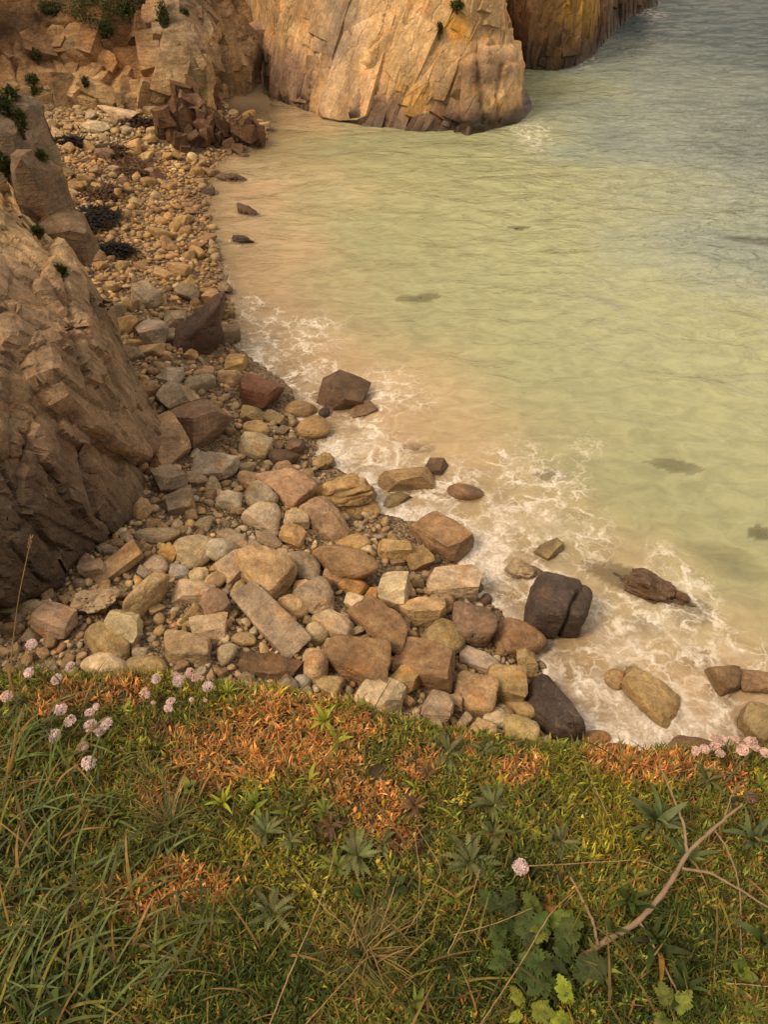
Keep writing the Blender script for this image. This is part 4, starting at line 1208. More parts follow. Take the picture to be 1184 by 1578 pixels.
# ------------------------------------------------------------------ sea
FOAM_PX = [(470, 520, 75, .55), (400, 540, 50, .8), (420, 500, 60, .5), (380, 470, 40, .5), (600, 600, 60, .65), (560, 680, 60, .8), (520, 700, 50, 1.0), (600, 720, 70, .8), (560, 745, 40, 1.1),
           (650, 800, 70, .9), (745, 840, 70, 1.0), (760, 880, 50, 1.1), (700, 740, 60, .5), (800, 720, 70, .55), (860, 740, 60, .55), (840, 800, 70, .75), (900, 820, 60, .6), (780, 800, 50, .9),
           (830, 900, 60, .7), (930, 960, 60, .7), (960, 1000, 70, .8), (1020, 960, 60, .7), (1000, 1100, 70, 1.15), (920, 1060, 60, .9), (900, 1130, 60, 1.2), (1060, 1000, 60, .6), (1120, 1000, 60, .6), (1050, 900, 50, .8),
           (1080, 940, 50, .6), (1060, 1110, 60, .9), (1100, 1090, 50, .7), (960, 1140, 60, 1.1), (1030, 860, 50, .4), (1140, 1010, 60, .5), (480, 580, 60, .6), (900, 690, 50, .35), (660, 620, 30, .4)]
pyr = np.concatenate([np.linspace(1560, 760, 160)[:-1], np.linspace(760, -20, 240)])
pxc = np.linspace(-200, 1420, 320)
A, B = np.meshgrid(pxc, pyr)
dirs = FWD[None, None] + RGT * ((A[..., None] - W / 2) / F) + UPV * ((H / 2 - B[..., None]) / F)
Wp = CAM + dirs * ((0 - CAM[2]) / dirs[..., 2:3])
far = []
for k in np.geomspace(1.08, 60, 40):
    row = Wp[-1].copy(); row[:, :2] *= k; far.append(row)
Wp = np.concatenate([Wp, np.array(far)], 0)
nr, nc = Wp.shape[:2]
P = Wp.reshape(-1, 3)
d = shore(P[:, :2]); gd = ground(P[:, :2])
amp = sstep(0, 8, -d)
dist = np.hypot(P[:, 0], P[:, 1])
ok = sstep(160, 60, dist)
z = ok * (amp * (.05 * fbm(P * (.35, .7, 1), 3, 201) + .035 * fbm(P * (1.1, 2.0, 1), 3, 202)) + .015 * fbm(P * (2.2, 2.6, 1), 3, 204))
foam = np.zeros(len(P))
for (fx, fy, fr, fs) in FOAM_PX:
    c = at_z(fx, fy, 0); s = fr * depth_of(c) / F
    dd = (P[:, 0] - c[0]) ** 2 + ((P[:, 1] - c[1]) * .8) ** 2
    foam = np.maximum(foam, fs * np.exp(-dd / (s * s) * 1.1))
nearshore = np.exp(-np.abs(d) / .55) * sstep(19, 13, P[:, 1]) * .85 + np.exp(-np.abs(d) / .25) * .30 * sstep(34, 20, P[:, 1])
foam = np.maximum(foam, nearshore)
for (ox, oy, a, b, yaw) in WATER_ROCKS:
    if oy > 24: continue
    dx, dy = P[:, 0] - ox, P[:, 1] - oy
    c, s = math.cos(yaw), math.sin(yaw)
    e = np.hypot((dx * c + dy * s) / (a + .12), (-dx * s + dy * c) / (b + .12))
    foam = np.maximum(foam, .62 * np.exp(-((e - 1.0) / .22) ** 2) * (.6 + .4 * vnoise(P * 2.5, 77)))
for (fx, fy, fr) in ((820, 205, 40), (800, 192, 30), (1000, 20, 30), (900, 100, 14), (915, 90, 12)):
    c = at_z(fx, fy, 0); s = fr * depth_of(c) / F
    foam = np.maximum(foam, .5 * np.exp(-((P[:, 0] - c[0]) ** 2 + ((P[:, 1] - c[1]) * .4) ** 2) / s ** 2))
z += .035 * np.clip(foam, 0, 1) * fbm(P * 3.2, 4, 205)
topz = gd.copy()
for (ox, oy, oz, a, b, cz, yaw) in TOPS:
    dx, dy = P[:, 0] - ox, P[:, 1] - oy; c, s = math.cos(yaw), math.sin(yaw)
    e = ((dx * c + dy * s) / (a * 1.1)) ** 2 + ((-dx * s + dy * c) / (b * 1.1)) ** 2
    e = e * (1 + .5 * fbm(P * 2.2, 3, 88))
    topz = np.maximum(topz, np.where(e < 1, oz + cz * np.clip(1 - e, 0, 1), -9))
depthw = np.clip(-topz, 0, 6)
n = fbm(P * .22, 4, 211)
sil = np.clip(sstep(6.0, .2, -d + 3.0 * n), 0, 1)            # sand stirred up by the surf
mid_ = sstep(27, 12, -d + 6 * n)
c_silt = np.array((.60, .445, .285)); c_green = np.array((.38, .415, .25)); c_pale = np.array((.31, .385, .335)); c_deep = np.array((.065, .11, .125))  # the pale tone paints reflected sky into the water colour
pale_ = sstep(17, 9, -d + 5 * n)
cw = c_deep * (1 - mid_[:, None]) + (c_green * pale_[:, None] + c_pale * (1 - pale_[:, None])) * mid_[:, None]
cw = cw * (1 - sil[:, None]) + c_silt * sil[:, None]
turb = 1 - np.exp(-depthw * (1.5 + 1.0 * sil)) * .72
P = P.copy(); P[:, 2] = z
def sea_material():
    m = NT('sea_water')
    v = m.pos()
    cd = m.node('ShaderNodeVectorMath', operation='MULTIPLY'); m.put(cd.inputs[0], v); cd.inputs[1].default_value = (1, 1.5, 1)
    sv = cd.outputs[0]
    n1 = m.noise(sv, 1.7, 5, 0.6, 0.9); n2 = m.noise(sv, 5.5, 4, 0.6, 0.8); n0 = m.noise(sv, .5, 3, 0.5, .6)
    ch = m.attr('chop')
    b = m.bump(n0, m.ramp(ch, 0, 1, .25, 1), 0.9)
    b = m.bump(n1, m.ramp(ch, 0, 1, .12, 1), 0.34, b); b = m.bump(n2, m.ramp(ch, 0, 1, .35, .9), 0.075, b)
    dif = m.node('ShaderNodeBsdfDiffuse'); m.put(dif.inputs['Color'], m.mix(1.0, m.attr('col', 'Color'), m.ramp(n1, .25, .75, .84, 1.15), 'MULTIPLY')); m.put(dif.inputs['Normal'], b)
    tr = m.node('ShaderNodeBsdfTransparent'); tr.inputs['Color'].default_value = (.86, .84, .70, 1)
    body = m.node('ShaderNodeMixShader'); m.put(body.inputs[0], m.attr('turb')); m.t.links.new(tr.outputs[0], body.inputs[1]); m.t.links.new(dif.outputs[0], body.inputs[2])
    gl = m.node('ShaderNodeBsdfGlossy'); gl.inputs['Roughness'].default_value = 0.08; m.put(gl.inputs['Normal'], b)
    fr = m.node('ShaderNodeFresnel'); fr.inputs['IOR'].default_value = 1.34; m.put(fr.inputs['Normal'], b)
    wat = m.node('ShaderNodeMixShader'); m.put(wat.inputs[0], m.math('MULTIPLY', fr.outputs[0], 1.0)); m.t.links.new(body.outputs[0], wat.inputs[1]); m.t.links.new(gl.outputs[0], wat.inputs[2])
    # foam: torn lace and patches
    fo = m.attr('foam')
    warp = m.vmath('SCALE', m.vmath('SUBTRACT', m.noise(v, 1.1, 4, .6, 0, True), (.5, .5, .5)), scale=1.15)
    v2 = m.vmath('ADD', v, warp)
    warp2 = m.vmath('SCALE', m.vmath('SUBTRACT', m.noise(v, 6.0, 3, .6, 0, True), (.5, .5, .5)), scale=.16)
    v2 = m.vmath('ADD', v2, warp2)
    e1 = m.voro(v2, 1.9, 'DISTANCE_TO_EDGE'); e2 = m.voro(v2, 4.6, 'DISTANCE_TO_EDGE')
    w1 = m.math('MULTIPLY', fo, .26); w2 = m.math('MULTIPLY', fo, .18)
    l1 = m.ramp(m.math('DIVIDE', e1, m.math('ADD', w1, .001)), 1.0, .15)
    l2 = m.math('MULTIPLY', m.ramp(m.math('DIVIDE', e2, m.math('ADD', w2, .001)), 1.0, .1), .6)
    brk = m.ramp(m.noise(v, 2.4, 6, .65, .5), .34, .62)
    lace = m.math('MULTIPLY', m.math('MAXIMUM', l1, l2), brk)
    gate = m.ramp(fo, .08, .5)
    lace = m.math('MULTIPLY', lace, gate)
    pn_ = m.noise(v2, 3.0, 8, .72, .3)
    patch = m.math('MAXIMUM', m.ramp(m.math('ADD', pn_, m.math('MULTIPLY', fo, .46)), .74, 1.06), m.ramp(m.math('ADD', m.noise(v2, 1.6, 4, .6, .6), m.math('MULTIPLY', fo, .5)), .66, 1.15, 0, .42))
    fine = m.ramp(m.noise(v2, 14, 6, .75), .32, .58, .35, 1)
    fm = m.math('MULTIPLY', m.math('MAXIMUM', lace, patch), fine, clamp=True)
    fd = m.node('ShaderNodeBsdfDiffuse'); fd.inputs['Color'].default_value = (.80, .77, .72, 1)
    m.put(fd.inputs['Normal'], m.bump(m.math('ADD', fm, m.noise(v, 30, 4)), .5, .03))
    fin = m.node('ShaderNodeMixShader'); m.put(fin.inputs[0], m.math('MULTIPLY', fm, .93)); m.t.links.new(wat.outputs[0], fin.inputs[1]); m.t.links.new(fd.outputs[0], fin.inputs[2])
    m.t.links.new(fin.outputs[0], m.out.inputs['Surface'])
    return m.m
structure(obj('sea', mesh_from('sea', P, grid_faces(nr, nc), col=cw, attrs={'foam': foam, 'turb': turb, 'chop': sstep(3, 22, -d)}), sea_material()))

# ------------------------------------------------------------------ wrack, driftwood, shrubs on the far side
def ribbons(n, rx, ry, hz, ln, wd_, seed, cols):
    r = np.random.default_rng(seed); V, Fc, Cc = [], [], []
    for i in range(n):
        a, q = r.uniform(0, 6.28), math.sqrt(r.random())
        p = np.array([math.cos(a) * q * rx, math.sin(a) * q * ry, hz * (1 - q * q) * r.random()])
        th = r.uniform(0, 6.28); L = ln * r.uniform(.5, 1.3); w = wd_ * r.uniform(.5, 1.3); el = r.normal(0, .16)
        o = len(V) * 1
        c = np.array(cols[int(r.integers(len(cols)))]) * r.uniform(.6, 1.4)
        for k in range(5):
            t = k / 4
            dd = np.array([math.cos(th), math.sin(th), math.sin(el)]); sd = np.array([-math.sin(th), math.cos(th), r.normal(0, .4)])
            V += [p + sd * w / 2 * (1 - .6 * t), p - sd * w / 2 * (1 - .6 * t)]; Cc += [c, c]
            p = p + dd * L / 4; th += r.normal(0, .5); el += r.normal(-.1, .2)
            p[2] = max(p[2], .0)
        Fc += [[o + 2 * k, o + 2 * k + 1, o + 2 * k + 3, o + 2 * k + 2] for k in range(4)]
    return np.array(V), np.array(Fc), np.array(Cc)
WRACK = [(138, 335, 40, 26, (.012, .009, .007), 'heap of black seaweed under the rocks at the far end of the left cliff'), (110, 350, 26, 30, (.012, .009, .007), 'black seaweed piled against the foot of the brown block'),
         (170, 386, 30, 9, (.012, .009, .007), 'thin strip of black seaweed across the narrow beach'), (150, 296, 34, 18, (.09, .05, .028), 'tangle of brown dried weed above the black heap'),
         (190, 258, 36, 22, (.10, .055, .03), 'mound of rusty brown dried weed on the far pebble beach'), (165, 232, 30, 12, (.075, .045, .027), 'brown weed patch beside the low purple stone'),
         (205, 188, 30, 8, (.05, .032, .022), 'thin dark tangle of twigs by the flat cream slab'), (105, 217, 22, 5, (.02, .014, .01), 'short dark line of weed among pale far pebbles')]
for k, (px, py, rx, ry, c, lab) in enumerate(WRACK):
    q = hit(px, py, .08); s = depth_of(q) / F
    V, Fc, Cc = ribbons(900, rx * s, ry * s * 1.9, .16, .34, .06, 700 + k, [c, np.array(c) * 1.5])
    o = obj('seaweed', mesh_from('seaweed', V, Fc, col=Cc), M_LEAF, None, q + (0, 0, -.02))
    tag(o, lab, 'seaweed', None, 'stuff')

def shrub(px, py, rx, ry, q, label, seed, col=(.035, .055, .016)):
    s = depth_of(q) / F; r = np.random.default_rng(seed)
    a, b = rx * s, ry * s
    n = int(np.clip(260 + 5200 * a * b, 300, 2600)); V, Fc, Cc = [], [], []
    for i in range(n):
        d_ = r.normal(0, 1, 3); d_ /= np.linalg.norm(d_)
        k = r.uniform(.45, 1) * (1 + .35 * float(vnoise(np.array([d_ * 2.2 + seed]), 3)[0]))
        p = d_ * (a, a * .8, b) * k
        L = r.uniform(.05, .13); u = r.normal(0, 1, 3) + (0, 0, .7); u /= np.linalg.norm(u); w = np.cross(u, r.normal(0, 1, 3)); w /= np.linalg.norm(w) + 1e-9
        o = len(V); V += [p, p + u * L * .5 + w * L * .25, p + u * L, p + u * L * .5 - w * L * .25]
        Fc.append([o, o + 1, o + 2, o + 3]); c = np.array(col) * r.uniform(.6, 1.7); c[0] *= r.uniform(.8, 1.5); Cc += [c] * 4
    e = empty('shrub', q - np.array([0, 0, b]))
    tag(e, label, 'shrub', 'green clumps on the far slopes')
    obj('foliage', mesh_from('foliage', np.array(V) + (0, 0, b), np.array(Fc), smooth=False, col=np.array(Cc)), M_LEAF, e)
    st = [tube([(0, 0, -.15), (a * .2 * k, -.05, b * .7), (a * .5 * k, -.1, b * 1.3)], (.03, .02, .008), 5) for k in (-1, 0, 1)]
    V, Fc = join(st)
    obj('stem', mesh_from('stem', V, Fc, col=np.repeat([(.09, .06, .035)], len(V), 0)), M_LEAF, e)
dg = bpy.context.evaluated_depsgraph_get()
def cast(px, py, back=0.0):
    dg.update()
    d_ = ray(px, py); d_ = d_ / np.linalg.norm(d_)
    ok_, loc, *_ = scene.ray_cast(dg, Vector(CAM + d_ * 4.0), Vector(d_))
    return np.array(loc) - d_ * back if ok_ else at_z(px, py, 0)
SHR = [(145, 18, 44, 30, 'broad dark green bush at the top of the orange soil bank'), (205, 10, 30, 26, 'bush beside the broad dark one above the orange soil'), (160, 46, 16, 12, 'small green tuft hanging below the broad bush'),
       (75, 14, 20, 12, 'flat green tuft on the dark earth of the bank'), (252, 30, 10, 24, 'narrow green strip of plants between the grey rocks'), (285, 20, 6, 5, 'tiny tuft on the grey rock of the bank'),
       (55, 85, 9, 8, 'round green clump low on the brown bank'), (50, 123, 9, 6, 'green clump at the foot of the brown bank'), (48, 141, 14, 6, 'flat green clump beside the pale pebbles'),
       (131, 128, 5, 9, 'upright green tuft at the back of the pale pebbles'), (16, 146, 8, 9, 'dark green clump near the tall grey rock'), (6, 165, 14, 20, 'big green tuft on top of the tall grey rock'),
       (30, 186, 9, 15, 'hanging green tuft on the edge of the tall grey rock'), (63, 242, 8, 7, 'green tuft above the brown block'), (6, 256, 9, 14, 'green tuft at the top of the pale left cliff'),
       (94, 420, 4, 6, 'little green tuft in a crack of the left cliff'), (58, 358, 4, 5, 'tiny yellow green tuft on the pale cliff strip'),
       (705, 8, 12, 6, 'sparse green tuft high on the pale headland'), (678, 45, 5, 8, 'small tuft in a crack near the orange lichen')]
for k, (px, py, rx, ry, lab) in enumerate(SHR):
    q = cast(px, py, .05)
    shrub(px, py, rx, ry, q, lab, 40 + k)

# ------------------------------------------------------------------ grassy cliff top
LIP_PX = [(-500, 1030), (-100, 1048), (0, 1058), (110, 1062), (230, 1055), (330, 1068), (430, 1082), (540, 1100), (600, 1128), (700, 1143), (830, 1163), (900, 1178), (1000, 1178), (1184, 1180), (1500, 1186), (1900, 1200)]
GZ0, GSL = 8.2, .14
def plane_hit(px, py, off=0.0):
    d_ = ray(px, py); t = (GZ0 + off - CAM[2]) / (d_[2] + GSL * d_[1]); return CAM + d_ * t
LIP = np.array([plane_hit(x, y)[:2] for x, y in LIP_PX])
def lip(x): return np.interp(x, LIP[:, 0], LIP[:, 1], left=LIP[0, 1], right=LIP[-1, 1])
def turf(P):
    P = np.atleast_2d(np.asarray(P, float)); x, y = P[:, 0], P[:, 1]
    P3 = np.c_[x, y, x * 0]
    over = np.maximum(y - lip(x) - .01 * fbm(P3 * 9, 2, 301), 0)
    z = GZ0 - GSL * y + .018 * fbm(P3 * 5.5, 3, 302) + .008 * fbm(P3 * 22, 2, 303)
    drop = np.where(over < .05, 8 * over ** 2 , .02 + (over - .05) * 4.2)
    return np.maximum(z - drop + sstep(.1, .5, over) * .25 * fbm(np.c_[x * 1.5, y * 1.5, z], 3, 305), -.5)
def thit(px, py, off=0.0):
    d_ = ray(px, py); t = np.linspace(.6, 4.0, 700); Q = CAM + d_ * t[:, None]
    s = Q[:, 2] - turf(Q) - off; k = np.argmax(s < 0)
    if k == 0: return plane_hit(px, py, off)
    a = s[k - 1] / (s[k - 1] - s[k]); return Q[k - 1] * (1 - a) + Q[k] * a
xs = np.concatenate([np.linspace(-14, -1.65, 40), np.linspace(-1.6, 1.6, 190), np.linspace(1.65, 14, 40)])
vv = np.concatenate([np.linspace(-12, -1.02, 16), np.linspace(-1.0, 0, 110)[:-1], np.linspace(0, .2, 50)[:-1], np.linspace(.2, 2.6, 40)])
X = np.repeat(xs[None], len(vv), 0); base = np.repeat(vv[:, None], len(xs), 1)
Yv = lip(X) + np.where(base < 0, base * (1 + 1.0 * 0), base)
P2 = np.c_[X.ravel(), Yv.ravel()]
def turf_material():
    m = NT('turf_soil')
    v = m.pos()
    c = m.mix(m.noise(v, 14, 5), (.045, .032, .014, 1), (.085, .058, .026, 1))
    c = m.mix(m.ramp(m.noise(v, 7, 4), .40, .6, 0, .8), c, (.04, .045, .013, 1))  # soil coloured darker green to read as shade between the leaves
    m.put(m.p.inputs['Base Color'], c); m.p.inputs['Roughness'].default_value = .95
    m.put(m.p.inputs['Normal'], m.bump(m.noise(v, 90, 4), .8, .01))
    return m.m
structure(obj('cliff_top', mesh_from('cliff_top', np.c_[P2, turf(P2)], grid_faces(len(vv), len(xs))), turf_material()))

def blobmap(x, y, lst):
    r = np.zeros(len(x))
    for (bx, by, br) in lst:
        c = plane_hit(bx, by); s = br * depth_of(c) / F
        r = np.maximum(r, np.exp(-(((x - c[0]) ** 2 + ((y - c[1]) * 1.25) ** 2) / s ** 2)))
    return r
ORANGE = [(430, 1120, 95), (500, 1170, 80), (320, 1150, 60), (470, 1135, 70), (560, 1120, 40), (420, 1175, 55), (380, 1140, 40), (590, 1240, 55), (540, 1220, 40), (340, 1190, 45), (210, 1380, 50), (270, 1365, 50), (330, 1370, 30), (95, 1085, 40), (190, 1068, 45), (120, 1078, 35), (800, 1185, 45), (720, 1150, 25),
          (960, 1172, 60), (1110, 1185, 45), (1040, 1180, 40), (640, 1180, 40), (600, 1290, 35), (250, 1230, 30), (520, 1160, 45)]
BROWN = [(330, 1150, 45), (575, 1265, 40), (300, 1200, 40), (620, 1300, 40), (250, 1130, 30), (230, 1420, 30)]
LIME = [(430, 1075, 50), (500, 1085, 50), (300, 1060, 40), (350, 1090, 40), (250, 1055, 40), (940, 1230, 90), (850, 1190, 50), (1000, 1200, 50), (1130, 1200, 50), (930, 1300, 60), (460, 1380, 40), (400, 1220, 40), (370, 1300, 40), (500, 1360, 40), (450, 1330, 40)]
DARK = [(100, 1500, 120), (60, 1300, 80), (850, 1480, 110), (700, 1500, 90), (1050, 1450, 90), (420, 1520, 90), (780, 1350, 60), (1000, 1560, 120), (350, 1550, 90), (380, 1420, 40), (260, 1310, 30)]
def cover_colour(x, y, r):
    n = len(x)
    P3 = np.c_[x, y, x * 0]
    jit = fbm(P3 * 16, 3, 311)
    o = blobmap(x, y, ORANGE) + .30 * jit; b = blobmap(x, y, BROWN) + .25 * jit; l = blobmap(x, y, LIME) + .2 * jit; d_ = blobmap(x, y, DARK) + .2 * jit
    col = np.repeat(np.array((.118, .14, .03))[None], n, 0)
    def put(m, c):
        nonlocal col
        m = (r.random(n) < np.clip(m, 0, .92))[:, None]; col = np.where(m, np.array(c), col)
    put(np.full(n, .15), (.24, .175, .035)); put(np.full(n, .09), (.26, .12, .035))
    put(sstep(.2, .7, d_) * .8, (.048, .072, .016)); put(sstep(.25, .75, l) * .7, (.24, .22, .035)); put(sstep(.3, .75, b) * .7, (.15, .07, .036))
    put(sstep(.12, .75, o) * .82, (.44, .195, .065))
    m = (sstep(.25, .7, o) > .3) & (r.random(n) < .3); col[m] = (.36, .24, .10)
    return 1.3 * col * r.uniform(.55, 1.35, (n, 1)) * (1 + r.normal(0, .07, (n, 3))), o
def blades(x, y, L, wd_, th, el, bend, col, seg=3, lift=0.0):
    """many leaves at once: base on the turf, heading th, elevation el, bending over by bend"""
    n = len(x)
    p = np.c_[x, y, turf(np.c_[x, y]) - .002 + lift]
    V = np.zeros((n, 2 * seg + 1, 3))
    sd = np.c_[-np.sin(th), np.cos(th), np.zeros(n)]
    e = el.copy(); q = p.copy()
    for k in range(seg):
        t = k / seg
        wk = (wd_ * (1 - .75 * t ** 1.5) * (.7 + .6 * min(t * 3, .5)))[:, None] * .5
        V[:, 2 * k] = q + sd * wk; V[:, 2 * k + 1] = q - sd * wk
        q = q + (L / seg)[:, None] * np.c_[np.cos(th) * np.cos(e), np.sin(th) * np.cos(e), np.sin(e)]
        e = e - bend / seg
    V[:, 2 * seg] = q
    o = (np.arange(n) * (2 * seg + 1))[:, None]
    T = []
    for k in range(seg - 1):
        T.append(o + [2 * k, 2 * k + 1, 2 * k + 3]); T.append(o + [2 * k, 2 * k + 3, 2 * k + 2])
    T.append(o + [2 * seg - 2, 2 * seg - 1, 2 * seg])
    return V.reshape(-1, 3), np.vstack(T), np.repeat(col, 2 * seg + 1, 0)
def scatter(n, x0, x1, y0, pad, r):
    x = r.uniform(x0, x1, n); y = y0 + (lip(x) + pad - y0) * r.random(n); return x, y
r = np.random.default_rng(77)
# low cushion leaves, in tufts
def cover(nt_, per, x0, x1, y0, L0, w0, seed, y1=None):
    r = np.random.default_rng(seed)
    tx = r.uniform(x0, x1, nt_); ty = y0 + (lip(tx) + .05 - y0) * r.random(nt_) ** 1.2
    if y1: ty = r.uniform(y0, y1, nt_)
    x = np.repeat(tx, per) + r.normal(0, .006, nt_ * per); y = np.repeat(ty, per) + r.normal(0, .006, nt_ * per)
    col, o = cover_colour(x, y, r); n = len(x)
    tone = np.repeat(np.exp(r.normal(0, .38, nt_)), per)[:, None]; col = col * tone
    th = r.uniform(0, 6.28, n); el = r.uniform(.3, 1.45, n)
    size = .7 + .5 * (fbm(np.c_[x, y, x * 0] * 7, 2, 313) + .5)
    return blades(x, y, L0 * r.uniform(.5, 1.4, n) * size, w0 * r.uniform(.7, 1.4, n), th, el, r.uniform(.2, 1.2, n), col, 2, r.uniform(0, .009, n))
A1 = cover(11500, 10, -1.0, 1.0, .16, .019, .0031, 1)
A2 = cover(4000, 6, -3.0, 3.0, -.8, .022, .0035, 2)
def merge(ls):
    V, Fc, Cc, o = [], [], [], 0
    for v, f, c in ls:
        V.append(v); Fc.append(f + o); Cc.append(c); o += len(v)
    return np.vstack(V), np.vstack(Fc), np.vstack(Cc)
A3 = cover(5200, 5, -1.0, 1.0, .16, .018, .0072, 3)
A4 = cover(2600, 9, -.85, .85, .24, .020, .0034, 4, .52)
V, Fc, Cc = merge([A1, A2, A3, A4])
o = obj('ground_cover', mesh_from('ground_cover', V, Fc, smooth=False, col=Cc), M_LEAF)
tag(o, 'low green and orange cushion of tiny leaves carpeting the cliff top', 'ground cover', None, 'stuff')
# grass: thick on the left, thin elsewhere
def grass(n, dens, L0, L1, w0, seed, green, bias=None, y0=.1, x0=-1.0, x1=1.0, dry=.3):
    r = np.random.default_rng(seed)
    x, y = scatter(n, x0, x1, y0, .01, r)
    keep = r.random(n) < np.clip(blobmap(x, y, dens) * 1.2, 0, 1) if dens else np.ones(n, bool)
    x, y = x[keep], y[keep]; n = len(x)
    col = np.repeat(np.array(green)[None], n, 0) * r.uniform(.5, 1.5, (n, 1)) * (1 + r.normal(0, .08, (n, 3)))
    k = r.random(n) < dry; col[k] = np.array((.27, .165, .06)) * r.uniform(.5, 1.2, (k.sum(), 1))
    k = r.random(n) < .12; col[k] = np.array((.19, .17, .035)) * r.uniform(.7, 1.2, (k.sum(), 1))
    th = r.uniform(0, 6.28, n) if bias is None else r.normal(bias, .9, n)
    return blades(x, y, r.uniform(L0, L1, n), w0 * r.uniform(.6, 1.35, n), th, r.uniform(.5, 1.4, n), r.uniform(.3, 1.9, n), col, 6)
LEFT = [(20, 1280, 110), (60, 1400, 130), (30, 1500, 140), (130, 1540, 110), (10, 1180, 80), (200, 1480, 80), (80, 1180, 50)]
MIDG = [(600, 1500, 110), (500, 1550, 90), (680, 1450, 70), (380, 1540, 70), (700, 1560, 90), (340, 1480, 50)]
RG = [(1100, 1480, 120), (1000, 1540, 120), (1150, 1350, 70), (900, 1560, 60)]
GL = [grass(5200, LEFT, .05, .14, .0054, 5, (.095, .135, .045), .6, dry=.14), grass(2200, MIDG, .04, .11, .0034, 6, (.11, .115, .03), None, dry=.35), grass(1800, RG, .03, .08, .0028, 7, (.10, .10, .025), None, dry=.35),
      grass(1500, None, .03, .07, .0026, 8, (.12, .115, .025)), grass(700, [(130, 1150, 60), (80, 1030, 40), (250, 1060, 60)], .05, .10, .0024, 9, (.09, .105, .025)),
      grass(2200, [(320, 1055, 60), (430, 1072, 50), (500, 1085, 40), (80, 1045, 50), (255, 1062, 50), (1120, 1170, 50), (980, 1170, 40), (720, 1140, 40), (860, 1165, 30)], .018, .045, .002, 15, (.15, .15, .03), None, dry=.15),
      grass(5000, None, .05, .16, .004, 10, (.07, .08, .025), None, -1.5, -4, 4)]
V, Fc, Cc = merge(GL)
o = obj('grass', mesh_from('grass', V, Fc, smooth=False, col=Cc), M_LEAF)
tag(o, 'long green and straw coloured grass growing over the cliff top', 'grass', None, 'stuff')

# ------------------------------------------------------------------ plants with leaves one can pick apart
def leaf_mesh(name, L, wmax, kind, seed, arch=.6, seg=14):
    """leaf along +X from its base, arching up then over; kind sets the outline"""
    r = np.random.default_rng(seed)
    V, x, z, e = [], 0, 0, arch
    for k in range(seg + 1):
        t = k / seg
        if kind == 'horn':
            w = wmax * (.16 + .84 * math.sin(math.pi * min(t * .62 + .12, 1)) ** 1.4) * (1 - t ** 5)
            if t > .3: w *= 1.45 if k % 2 else .62
            if k == seg: w = 0.0004
        elif kind == 'lance': w = wmax * max(math.sin(math.pi * t ** .85), .0) ** .8 + .0009 * (1 - t)
        elif kind == 'lobed':
            w = wmax * (.10 + .9 * math.sin(math.pi * min(t * .8 + .06, 1)) ** .8) * (.62 + .42 * math.sin(t * math.pi * 9) )
            if t < .18: w = .0016
            if k == seg: w = wmax * .12
        else: w = wmax * math.sin(math.pi * min(max(t, .03), .97)) ** .6
        sag = .22 * w
        jx = -.25 * w if kind == 'horn' and not k % 2 else 0
        wob = r.normal(0, .04 * wmax, 2)
        V += [(x + jx * 0 + (.5 * w if kind == 'horn' and (k % 2) else 0), w, z + sag + wob[0]), (x, 0, z), (x + (.5 * w if kind == 'horn' and (k % 2) else 0), -w, z + sag + wob[1])]
        x += L / seg * math.cos(e); z += L / seg * math.sin(e); e -= (arch + .55) / seg
    Fc = []
    for k in range(seg):
        a = 3 * k
        Fc += [[a, a + 1, a + 4, a + 3], [a + 1, a + 2, a + 5, a + 4]]
    return mesh_from(name, np.array(V), np.array(Fc))
LM = {}
for kind, L, w, arch in (('horn', .052, .0044, .5), ('lance', .085, .0058, .85), ('lobed', .075, .017, .8), ('oval', .03, .008, .7)):
    LM[kind] = [leaf_mesh('leaf', L, w, kind, 60 + k, arch * (.6 + .25 * k), 40 if kind == 'lobed' else (22 if kind == 'horn' else 14)) for k in range(4)]
def compound_leaf(seed, L=.075):
    r = np.random.default_rng(seed); V, Fc = [], []
    def leaflet(p, th, l, w):
        o = len(V); n = 16
        c, s_ = math.cos(th), math.sin(th)
        for k in range(n + 1):
            t = k / n
            ww = w * math.sin(math.pi * t ** .75) ** .7 * (1 + .30 * math.cos(k * 2.1)) if 0 < k < n else .0002
            for sd in (1, 0, -1):
                x_, y_ = t * l, ww * sd
                V.append((p[0] + c * x_ - s_ * y_, p[1] + s_ * x_ + c * y_, p[2] + .25 * abs(y_) - .35 * l * t * t + r.normal(0, .0006)))
        for k in range(n):
            a = o + 3 * k; Fc.extend([[a, a + 1, a + 4, a + 3], [a + 1, a + 2, a + 5, a + 4]])
    def stalk(t): return np.array([L * t, 0, L * (.55 * t - .45 * t * t)])
    o = len(V)
    for t in np.linspace(0, .7, 6):
        q_ = stalk(t); V.extend([(q_[0], .0011, q_[2]), (q_[0], 0, q_[2] - .0006), (q_[0], -.0011, q_[2])])
    for k in range(5):
        a = o + 3 * k; Fc.extend([[a, a + 1, a + 4, a + 3], [a + 1, a + 2, a + 5, a + 4]])
    leaflet(stalk(.68), r.normal(0, .1), L * .48, L * .19)
    for t, l in ((.62, .42), (.40, .34)):
        for sd in (1, -1): leaflet(stalk(t), sd * r.uniform(.75, 1.05), L * l * r.uniform(.85, 1.15), L * .15)
    return mesh_from('leaf', np.array(V), np.array(Fc))
LM['lobed'] = [compound_leaf(k) for k in range(4)]
